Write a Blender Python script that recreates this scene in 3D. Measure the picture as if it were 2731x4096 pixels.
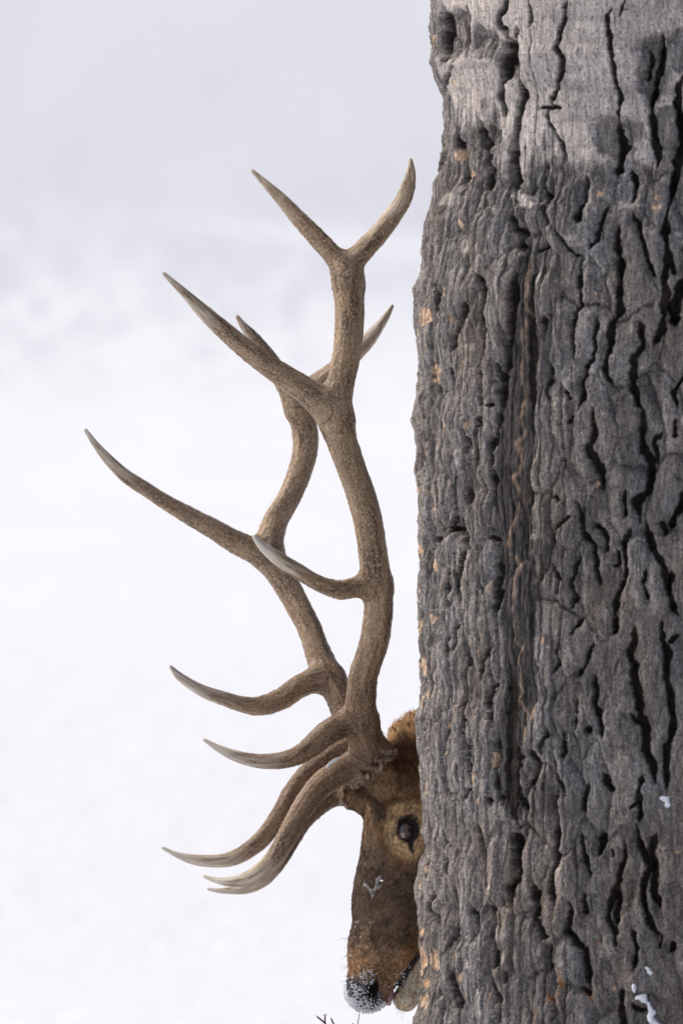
import bpy, math, random
import numpy as np
from mathutils import Vector
PI = math.pi
R_ = math.radians
rng = np.random.default_rng(7)
random.seed(7)

# ------------------------------------------------------------------ camera, sky, sun, exposure
CAM_D, CAM_Z, PPM = 20.0, 1.55, 2100.0
sc = bpy.context.scene
for o in list(bpy.data.objects):
    bpy.data.objects.remove(o)
C = sc.collection
cam = bpy.data.cameras.new("camera")
camo = bpy.data.objects.new("camera", cam)
C.objects.link(camo)
camo.location = (0, -CAM_D, CAM_Z)
camo.rotation_euler = (R_(90), 0, 0)
cam.sensor_fit = 'VERTICAL'
cam.sensor_height = 36.0
cam.sensor_width = 24.0
cam.lens = 36.0 * CAM_D / (4096 / PPM)
cam.clip_start = 0.5
cam.clip_end = 3000
cam.dof.use_dof = True
cam.dof.focus_distance = 19.72
cam.dof.aperture_fstop = 5.6
sc.camera = camo

SUN_EL, SUN_AZ = 44.0, -70.0          # azimuth measured from +Y towards +X
world = bpy.data.worlds.new("World")
sc.world = world
world.use_nodes = True
wn = world.node_tree.nodes
wl = world.node_tree.links
bg = wn['Background']
sky = wn.new('ShaderNodeTexSky')
sky.sky_type = 'NISHITA'
sky.sun_disc = False
sky.sun_elevation = R_(SUN_EL)
sky.sun_rotation = R_(SUN_AZ)
sky.air_density = 1.0
sky.dust_density = 6.0
sky.ozone_density = 1.0
wl.new(sky.outputs[0], bg.inputs[0])
bg.inputs[1].default_value = 0.08
sun = bpy.data.lights.new("sun", 'SUN')
suno = bpy.data.objects.new("sun", sun)
C.objects.link(suno)
sun.energy = 1.5
sun.angle = R_(40)
sun.color = (1.0, 0.93, 0.84)
el, az = R_(SUN_EL), R_(SUN_AZ)
sdir = Vector((math.sin(az) * math.cos(el), math.cos(az) * math.cos(el), math.sin(el)))
suno.rotation_euler = sdir.to_track_quat('Z', 'Y').to_euler()
sc.view_settings.view_transform = 'Standard'
sc.view_settings.look = 'None'
sc.view_settings.exposure = 0.67
sc.view_settings.gamma = 1.0
sc.view_settings.use_curve_mapping = False
sc.render.engine = 'CYCLES'
sc.cycles.use_denoising = True
sc.cycles.max_bounces = 8
sc.cycles.diffuse_bounces = 5


def at(px, py, Y=0.0):
    """the point of the place seen at photo pixel px, py at depth Y"""
    s = (CAM_D + Y) / CAM_D / PPM
    return np.array([(px - 1365.5) * s, Y, CAM_Z + (2048 - py) * s])


# ------------------------------------------------------------------ numeric noise
def _h(i, j, k, seed):
    n = (i.astype(np.int64) * 73856093) ^ (j.astype(np.int64) * 19349663) ^ (k * 83492791) ^ (seed * 2654435761)
    n = n & 0xffffffff
    n = ((n ^ (n >> 16)) * 0x45d9f3b) & 0xffffffff
    n = ((n ^ (n >> 16)) * 0x45d9f3b) & 0xffffffff
    n = n ^ (n >> 16)
    return (n & 0xffffff).astype(np.float32) / 16777216.0


def noise2(x, y, seed=0):
    """gradient noise, about -1..1"""
    xi, yi = np.floor(x), np.floor(y)
    xf, yf = (x - xi).astype(np.float32), (y - yi).astype(np.float32)
    u = xf * xf * xf * (xf * (xf * 6 - 15) + 10)
    v = yf * yf * yf * (yf * (yf * 6 - 15) + 10)
    def g(dx, dy):
        a = _h(xi + dx, yi + dy, 0, seed) * (2 * PI)
        return np.cos(a) * (xf - dx) + np.sin(a) * (yf - dy)
    a, b, c, d = g(0, 0), g(1, 0), g(0, 1), g(1, 1)
    return ((a + u * (b - a)) + v * ((c + u * (d - c)) - (a + u * (b - a)))) * 1.5


def fbm2(x, y, octv=4, seed=0, gain=0.5, lac=2.03, ridged=False):
    s, amp, tot = 0, 1.0, 0.0
    for o in range(octv):
        n = noise2(x * lac ** o + 17.3 * o, y * lac ** o - 9.1 * o, seed + o)
        if ridged:
            n = 1 - 2 * np.abs(n)
        s = s + n * amp
        tot += amp
        amp *= gain
    return s / tot


def noise3(p, seed=0):
    """value noise -1..1 on points (n,3)"""
    i = np.floor(p)
    f = (p - i).astype(np.float32)
    f = f * f * (3 - 2 * f)
    r = 0
    for dx in (0, 1):
        wx = f[:, 0] if dx else 1 - f[:, 0]
        for dy in (0, 1):
            wy = f[:, 1] if dy else 1 - f[:, 1]
            for dz in (0, 1):
                wz = f[:, 2] if dz else 1 - f[:, 2]
                r = r + wx * wy * wz * _h(i[:, 0] + dx, i[:, 1] + dy, (i[:, 2] + dz).astype(np.int64), seed)
    return r * 2 - 1


def voronoi(x, y, seed=0, jit=0.9):
    """F1, F2 and a random number for the nearest cell, plus offset to its centre"""
    xi, yi = np.floor(x), np.floor(y)
    f1 = np.full(x.shape, 9.0, np.float32)
    f2 = np.full(x.shape, 9.0, np.float32)
    idr = np.zeros(x.shape, np.float32)
    ox = np.zeros(x.shape, np.float32)
    oy = np.zeros(x.shape, np.float32)
    for dx in (-1, 0, 1):
        for dy in (-1, 0, 1):
            cx, cy = xi + dx, yi + dy
            px = cx + 0.5 + (_h(cx, cy, 1, seed) - .5) * jit
            py = cy + 0.5 + (_h(cx, cy, 2, seed) - .5) * jit
            ddx, ddy = (x - px).astype(np.float32), (y - py).astype(np.float32)
            d = np.sqrt(ddx * ddx + ddy * ddy)
            m = d < f1
            f2 = np.where(m, f1, np.minimum(f2, d))
            idr = np.where(m, _h(cx, cy, 3, seed), idr)
            ox = np.where(m, ddx, ox)
            oy = np.where(m, ddy, oy)
            f1 = np.where(m, d, f1)
    return f1, f2, idr, ox, oy


def sstep(a, b, x):
    t = np.clip((x - a) / (b - a), 0, 1)
    return t * t * (3 - 2 * t)


# ------------------------------------------------------------------ mesh and material helpers
def mesh_np(name, verts, faces, mat=None, parent=None, smooth=True, attrs=None):
    """faces: (n,4) or (n,3) int array; attrs: name -> (domain type, array)"""
    me = bpy.data.meshes.new(name)
    verts = np.ascontiguousarray(verts, np.float32)
    faces = np.ascontiguousarray(faces, np.int32)
    nf, k = faces.shape
    me.vertices.add(len(verts))
    me.vertices.foreach_set('co', verts.ravel())
    me.loops.add(nf * k)
    me.loops.foreach_set('vertex_index', faces.ravel())
    me.polygons.add(nf)
    me.polygons.foreach_set('loop_start', np.arange(0, nf * k, k, dtype=np.int32))
    me.polygons.foreach_set('use_smooth', np.full(nf, smooth, bool))
    if attrs:
        for an, arr in attrs.items():
            arr = np.asarray(arr, np.float32)
            if arr.ndim == 1:
                a = me.attributes.new(an, 'FLOAT', 'POINT')
                a.data.foreach_set('value', arr)
            elif arr.shape[1] == 3:
                a = me.attributes.new(an, 'FLOAT_VECTOR', 'POINT')
                a.data.foreach_set('vector', arr.ravel())
            else:
                a = me.attributes.new(an, 'FLOAT_COLOR', 'POINT')
                a.data.foreach_set('color', arr.ravel())
    me.update()
    me.validate()
    o = bpy.data.objects.new(name, me)
    C.objects.link(o)
    if mat:
        me.materials.append(mat)
    if parent:
        o.parent = parent
    return o


def tag(o, label=None, cat=None, group=None, kind=None):
    if label: o['label'] = label
    if cat: o['category'] = cat
    if group: o['group'] = group
    if kind: o['kind'] = kind
    return o


def empty(name, loc=(0, 0, 0)):
    o = bpy.data.objects.new(name, None)
    C.objects.link(o)
    o.location = loc
    return o


def keep_world(o, parent):
    o.parent = parent
    o.location = -Vector(parent.location)


class Mat:
    def __init__(self, name, rough=0.8, spec=0.3):
        self.m = bpy.data.materials.new(name)
        self.m.use_nodes = True
        self.n = self.m.node_tree.nodes
        self.l = self.m.node_tree.links
        self.b = self.n['Principled BSDF']
        self.b.inputs['Roughness'].default_value = rough
        self.b.inputs['Specular IOR Level'].default_value = spec

    def node(self, t, **kw):
        n = self.n.new(t)
        for k, v in kw.items():
            if k.startswith('i_'):
                n.inputs[k[2:].replace('_', ' ')].default_value = v
            else:
                setattr(n, k, v)
        return n

    def attr(self, name):
        return self.node('ShaderNodeAttribute', attribute_name=name)

    def noise(self, vec, scale, detail=4, rough=0.5, dist=0.0):
        n = self.node('ShaderNodeTexNoise')
        n.inputs['Scale'].default_value = scale
        n.inputs['Detail'].default_value = detail
        n.inputs['Roughness'].default_value = rough
        n.inputs['Distortion'].default_value = dist
        if vec is not None:
            self.l.new(vec, n.inputs['Vector'])
        return n.outputs['Fac']

    def ramp(self, fac, stops):
        r = self.node('ShaderNodeValToRGB')
        e = r.color_ramp.elements
        while len(e) < len(stops):
            e.new(0.5)
        for el_, (p, c) in zip(e, stops):
            el_.position = p
            el_.color = c if len(c) == 4 else (*c, 1)
        self.l.new(fac, r.inputs[0])
        return r.outputs[0]

    def mix(self, fac, a, b, mode='MIX'):
        n = self.node('ShaderNodeMix', data_type='RGBA', blend_type=mode)
        for s, v in ((0, fac), (6, a), (7, b)):
            if hasattr(v, 'links'):
                self.l.new(v, n.inputs[s])
            else:
                n.inputs[s].default_value = v if s == 0 else (*v[:3], 1)
        return n.outputs[2]

    def math(self, op, a, b=0.0, clamp=False):
        n = self.node('ShaderNodeMath', operation=op, use_clamp=clamp)
        for s, v in ((0, a), (1, b)):
            if hasattr(v, 'links'):
                self.l.new(v, n.inputs[s])
            else:
                n.inputs[s].default_value = v
        return n.outputs[0]

    def mapping(self, vec, scale):
        n = self.node('ShaderNodeMapping')
        n.inputs['Scale'].default_value = scale
        self.l.new(vec, n.inputs['Vector'])
        return n.outputs[0]

    def coord(self):
        return self.node('ShaderNodeTexCoord').outputs['Object']

    def color(self, c):
        if hasattr(c, 'links'):
            self.l.new(c, self.b.inputs['Base Color'])
        else:
            self.b.inputs['Base Color'].default_value = (*c, 1)

    def bump(self, h, dist=0.001, strength=1.0):
        b = self.node('ShaderNodeBump')
        b.inputs['Distance'].default_value = dist
        b.inputs['Strength'].default_value = strength
        self.l.new(h, b.inputs['Height'])
        self.l.new(b.outputs[0], self.b.inputs['Normal'])


# ------------------------------------------------------------------ implicit surfaces (distance field -> mesh)
class Field:
    def __init__(self, xs, ys, zs):
        self.ax = [np.asarray(a, np.float32) for a in (xs, ys, zs)]
        self.F = np.full([len(a) for a in self.ax], 1.0, np.float32)

    def box(self, lo, hi):
        s = []
        for a, l, h in zip(self.ax, lo, hi):
            i0 = max(0, np.searchsorted(a, l) - 1)
            i1 = min(len(a), np.searchsorted(a, h) + 1)
            s.append(slice(i0, max(i1, i0 + 1)))
        return tuple(s)

    def grid(self, sl):
        x = self.ax[0][sl[0]][:, None, None]
        y = self.ax[1][sl[1]][None, :, None]
        z = self.ax[2][sl[2]][None, None, :]
        return x, y, z

    def smin(self, sl, d, k):
        f = self.F[sl]
        h = np.maximum(k - np.abs(f - d), 0) / k
        self.F[sl] = np.minimum(f, d) - h * h * k * 0.25

    def smax_sub(self, sl, d, k):
        f = self.F[sl]
        d = -d
        h = np.maximum(k - np.abs(f - d), 0) / k
        self.F[sl] = np.maximum(f, d) + h * h * k * 0.25

    def chain(self, P, Rr, k, yscale=1.0):
        """P (n,3) centres, Rr radii: union of capsules, then blended into the field"""
        m = k + 0.012
        lo = (P - Rr[:, None]).min(0) - m
        hi = (P + Rr[:, None]).max(0) + m
        big = self.box(lo, hi)
        T = np.full(self.F[big].shape, 1.0, np.float32)
        for a, b, ra, rb in zip(P[:-1], P[1:], Rr[:-1], Rr[1:]):
            l = np.minimum(a, b) - max(ra, rb) - m
            h = np.maximum(a, b) + max(ra, rb) + m
            sl = tuple(slice(max(p.start, g_.start), min(p.stop, g_.stop)) for p, g_ in zip(self.box(l, h), big))
            if any(p.stop <= p.start for p in sl):
                continue
            x, y, z = self.grid(sl)
            ab = b - a
            L = float((ab * ab).sum()) + 1e-12
            t = np.clip(((x - a[0]) * ab[0] + (y - a[1]) * ab[1] + (z - a[2]) * ab[2]) / L, 0, 1)
            d = np.sqrt((x - a[0] - t * ab[0]) ** 2 + (y - a[1] - t * ab[1]) ** 2 + (z - a[2] - t * ab[2]) ** 2) - (ra + t * (rb - ra))
            ts = tuple(slice(s.start - g.start, s.stop - g.start) for s, g in zip(sl, big))
            T[ts] = np.minimum(T[ts], d)
        self.smin(big, T, k)

    def ellipsoid(self, c, r, k, frame=None, sub=False, r2=None):
        """ellipsoid with axes in `frame` (rows), optional carve"""
        c = np.asarray(c, np.float32)
        rm = max(r) + k + 0.01
        sl = self.box(c - rm, c + rm)
        x, y, z = self.grid(sl)
        x, y, z = x - c[0], y - c[1], z - c[2]
        if frame is None:
            q = (x, y, z)
        else:
            q = [x * f[0] + y * f[1] + z * f[2] for f in frame]
        k0 = np.sqrt((q[0] / r[0]) ** 2 + (q[1] / r[1]) ** 2 + (q[2] / r[2]) ** 2)
        k1 = np.sqrt((q[0] / r[0] ** 2) ** 2 + (q[1] / r[1] ** 2) ** 2 + (q[2] / r[2] ** 2) ** 2) + 1e-6
        d = k0 * (k0 - 1.0) / k1
        if sub:
            self.smax_sub(sl, d, k)
        else:
            self.smin(sl, d, k)

    def ecapsule(self, a, b, ra, rb, k, frame, squash, sub=False):
        """capsule tapering from ra to rb whose section is squashed along frame[0]"""
        a, b = np.asarray(a, np.float32), np.asarray(b, np.float32)
        m = k + 0.015 + max(ra, rb)
        sl = self.box(np.minimum(a, b) - m, np.maximum(a, b) + m)
        x, y, z = self.grid(sl)
        ab = b - a
        L = float((ab * ab).sum()) + 1e-12
        x, y, z = x - a[0], y - a[1], z - a[2]
        t = np.clip((x * ab[0] + y * ab[1] + z * ab[2]) / L, 0, 1)
        x, y, z = x - t * ab[0], y - t * ab[1], z - t * ab[2]
        l = x * frame[0][0] + y * frame[0][1] + z * frame[0][2]
        s = (l / squash)
        d2 = x * x + y * y + z * z - l * l + s * s
        d = (np.sqrt(d2) - (ra + t * (rb - ra))) * min(1.0, squash)
        (self.smax_sub if sub else self.smin)(sl, d, k)

    def mesh(self):
        F = self.F
        S = F < 0
        n = np.array(F.shape)
        cnt = np.zeros(tuple(n - 1), np.uint8)
        for dx in (0, 1):
            for dy in (0, 1):
                for dz in (0, 1):
                    cnt += S[dx:n[0] - 1 + dx, dy:n[1] - 1 + dy, dz:n[2] - 1 + dz]
        act = (cnt > 0) & (cnt < 8)
        I = np.argwhere(act)
        vid = np.full(act.shape, -1, np.int32)
        vid[act] = np.arange(len(I))
        acc = np.zeros((len(I), 3), np.float64)
        num = np.zeros(len(I))
        cor = [(0, 0, 0), (1, 0, 0), (0, 1, 0), (1, 1, 0), (0, 0, 1), (1, 0, 1), (0, 1, 1), (1, 1, 1)]
        V = {c: F[I[:, 0] + c[0], I[:, 1] + c[1], I[:, 2] + c[2]] for c in cor}
        Pp = {c: np.stack([self.ax[k][I[:, k] + c[k]] for k in range(3)], 1) for c in cor}
        for a in cor:
            for ax in range(3):
                if a[ax] == 0:
                    b = list(a); b[ax] = 1; b = tuple(b)
                    va, vb = V[a], V[b]
                    m = (va < 0) != (vb < 0)
                    t = (va[m] / (va[m] - vb[m]))[:, None]
                    acc[m] += Pp[a][m] + t * (Pp[b][m] - Pp[a][m])
                    num[m] += 1
        verts = acc / num[:, None]
        faces = []
        for ax in range(3):
            o1, o2 = [(1, 2), (2, 0), (0, 1)][ax]
            sa = [slice(1, n[k] - 1) for k in range(3)]
            sb = list(sa)
            sa[ax] = slice(0, n[ax] - 1)
            sb[ax] = slice(1, n[ax])
            A, B = S[tuple(sa)], S[tuple(sb)]
            for (m, flip) in ((A & ~B, False), (~A & B, True)):
                q = np.argwhere(m)
                if not len(q):
                    continue
                for k in range(3):
                    if k != ax:
                        q[:, k] += 1
                def v(d1, d2):
                    r = q.copy()
                    r[:, o1] -= d1
                    r[:, o2] -= d2
                    return vid[r[:, 0], r[:, 1], r[:, 2]]
                f = np.stack([v(1, 1), v(0, 1), v(0, 0), v(1, 0)], 1)
                faces.append(f[:, ::-1] if flip else f)
        return verts.astype(np.float32), np.concatenate(faces)


def catmull(P, Rr, step=0.008):
    P = np.asarray(P, float)
    Rr = np.asarray(Rr, float)
    Q = np.concatenate([P, Rr[:, None]], 1)
    Q = np.concatenate([[2 * Q[0] - Q[1]], Q, [2 * Q[-1] - Q[-2]]])
    out = []
    for i in range(1, len(Q) - 2):
        p0, p1, p2, p3 = Q[i - 1:i + 3]
        n = max(1, int(np.linalg.norm(p2[:3] - p1[:3]) / step))
        for t in np.arange(n) / n:
            out.append(0.5 * (2 * p1 + (p2 - p0) * t + (2 * p0 - 5 * p1 + 4 * p2 - p3) * t * t + (3 * p1 - p0 - 3 * p2 + p3) * t ** 3))
    out.append(Q[-2])
    out = np.array(out)
    return out[:, :3], np.maximum(out[:, 3], 0.0012)


# ================================================================== THE SETTING: snow
m_snow = Mat("snow", 0.75, 0.25)
m_snow.color((0.765, 0.80, 0.865))
cc = m_snow.coord()
m_snow.bump(m_snow.noise(cc, 6.0, 6, 0.6), 0.03, 0.5)


def spaced(pts):
    """pts: list of (value, step) -> non uniform axis"""
    out = []
    for (a, s), (b, _) in zip(pts[:-1], pts[1:]):
        x = a
        while x < b - 1e-6:
            out.append(x)
            x += s
    out.append(pts[-1][0])
    return np.array(out)


def ground_z(x, y):
    D = y + 20.0
    base = np.interp(D, [-60, 29.5, 35, 62, 64, 66, 72, 80, 86, 260, 420, 900],
                     [0, 0, 1.12, 2.12, 2.25, 2.50, 3.28, 3.50, 3.8, 92, 165, 240])
    DD = np.linspace(20, 60, 161)
    tb = np.interp(np.linspace(8, 72, 257), [-60, 29.5, 35, 62, 72], [0, 0, 1.12, 2.12, 2.55])
    ker = np.exp(-(np.arange(-48, 49) * .25 / 4.0) ** 2 / 2); ker /= ker.sum()
    sm = np.convolve(tb, ker, 'same')[48:209]
    base = np.where(D < 58, np.interp(D, DD, sm - sm[0]), base)
    # the crest of the bank climbs to the left
    lift = sstep(66, 72, D) * np.clip((0.3 - x) * 0.18, -0.15, 1.6)
    lift = lift * (1 - sstep(74, 95, D)) + sstep(74, 95, D) * 0
    z = base + lift
    bank = np.exp(-((D - 67) / 4.5) ** 2)
    leftness = 0.45 + 0.55 * sstep(1.2, -0.8, x)
    z = z + bank * leftness * (0.035 * fbm2(x * 1.3, y * 0.8, 3, 11) + 0.030 * fbm2(x * 3.6, y * 2.6, 3, 12))
    z = z + 0.03 * fbm2(x * 0.35, y * 0.22, 3, 15) * sstep(24, 36, D)
    z = z + 0.4 * fbm2(x * 0.05, y * 0.04, 3, 16) * sstep(80, 140, D)
    # a shallow drift round the trunk
    r = np.hypot(x - 0.66, y + 0.6)
    z = z + 0.05 * np.exp(-(r / 1.1) ** 2)
    return z


gx = spaced([(-400, 40), (-80, 10), (-20, 1.5), (-6, 0.2), (-3, 0.06), (3.2, 0.2), (6, 1.5), (21, 10), (81, 40), (400, 1)])
gy = spaced([(-60, 4), (-24, 0.5), (-3, 0.1), (3, 0.3), (30, 0.15), (41, 0.06), (54, 0.25), (80, 2), (160, 10), (900, 1)])
GX, GY = np.meshgrid(gx, gy, indexing='ij')
GZ = ground_z(GX.ravel(), GY.ravel())
nx, ny = len(gx), len(gy)
idx = np.arange(nx * ny).reshape(nx, ny)
gf = np.stack([idx[:-1, :-1].ravel(), idx[1:, :-1].ravel(), idx[1:, 1:].ravel(), idx[:-1, 1:].ravel()], 1)
g = mesh_np('snow_ground', np.stack([GX.ravel(), GY.ravel(), GZ], 1), gf, m_snow.m)
tag(g, kind='structure')

# ================================================================== THE TREE
TX, TY, TR = 0.662, -0.60, 0.52
TS = (CAM_D + TY) / CAM_D / PPM
SIL = [(0, 1720), (70, 1720), (208, 1727), (250, 1714), (327, 1742), (390, 1762), (487, 1766), (591, 1757), (696, 1746), (765, 1732), (820, 1718), (890, 1694),
       (1029, 1683), (1084, 1680), (1154, 1659), (1265, 1655), (1342, 1661), (1446, 1667), (1516, 1666), (1640, 1657), (1682, 1651), (1779, 1663), (1877, 1655),
       (2057, 1664), (2266, 1674), (2460, 1672), (2530, 1675), (2690, 1675), (2738, 1684), (2850, 1672), (3017, 1673), (3156, 1676), (3280, 1684), (3489, 1677),
       (3697, 1671), (3802, 1667), (3976, 1664), (4100, 1657)]


def tree_xz(px, py):
    return (px - 1365.5) * TS, CAM_Z + (2048 - py) * TS


def trunk_radius(z):
    zz = np.array([tree_xz(0, p[1] * 0 + p[0])[1] for p in SIL])[::-1]
    rr = np.array([TX - tree_xz(p[1], 0)[0] for p in SIL])[::-1]
    r = np.interp(z, zz, rr)
    flare = np.where(z < zz[0], 0.20 * np.maximum(0, (zz[0] - z) / zz[0]) ** 2.4, 0)
    top = np.where(z > zz[-1], -(z - zz[-1]) * 0.028, 0)
    return r + flare + top


def uv_of(px, py):
    """photo pixel -> (arc, height) on the bark"""
    s = (CAM_D + TY - 0.35) / CAM_D / PPM      # the bark faces are a little nearer than the axis
    x = (np.asarray(px, float) - 1365.5) * s
    z = CAM_Z + (2048 - np.asarray(py, float)) * s
    q = np.clip((x - TX) / (trunk_radius(z) - 0.004), -0.999, 0.999)
    return np.arcsin(q) * TR, z


TK = 1.4372


def tile(k, pts):
    return [(1640 + x / TK, k * 820 + y / TK) for x, y in pts]


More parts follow.
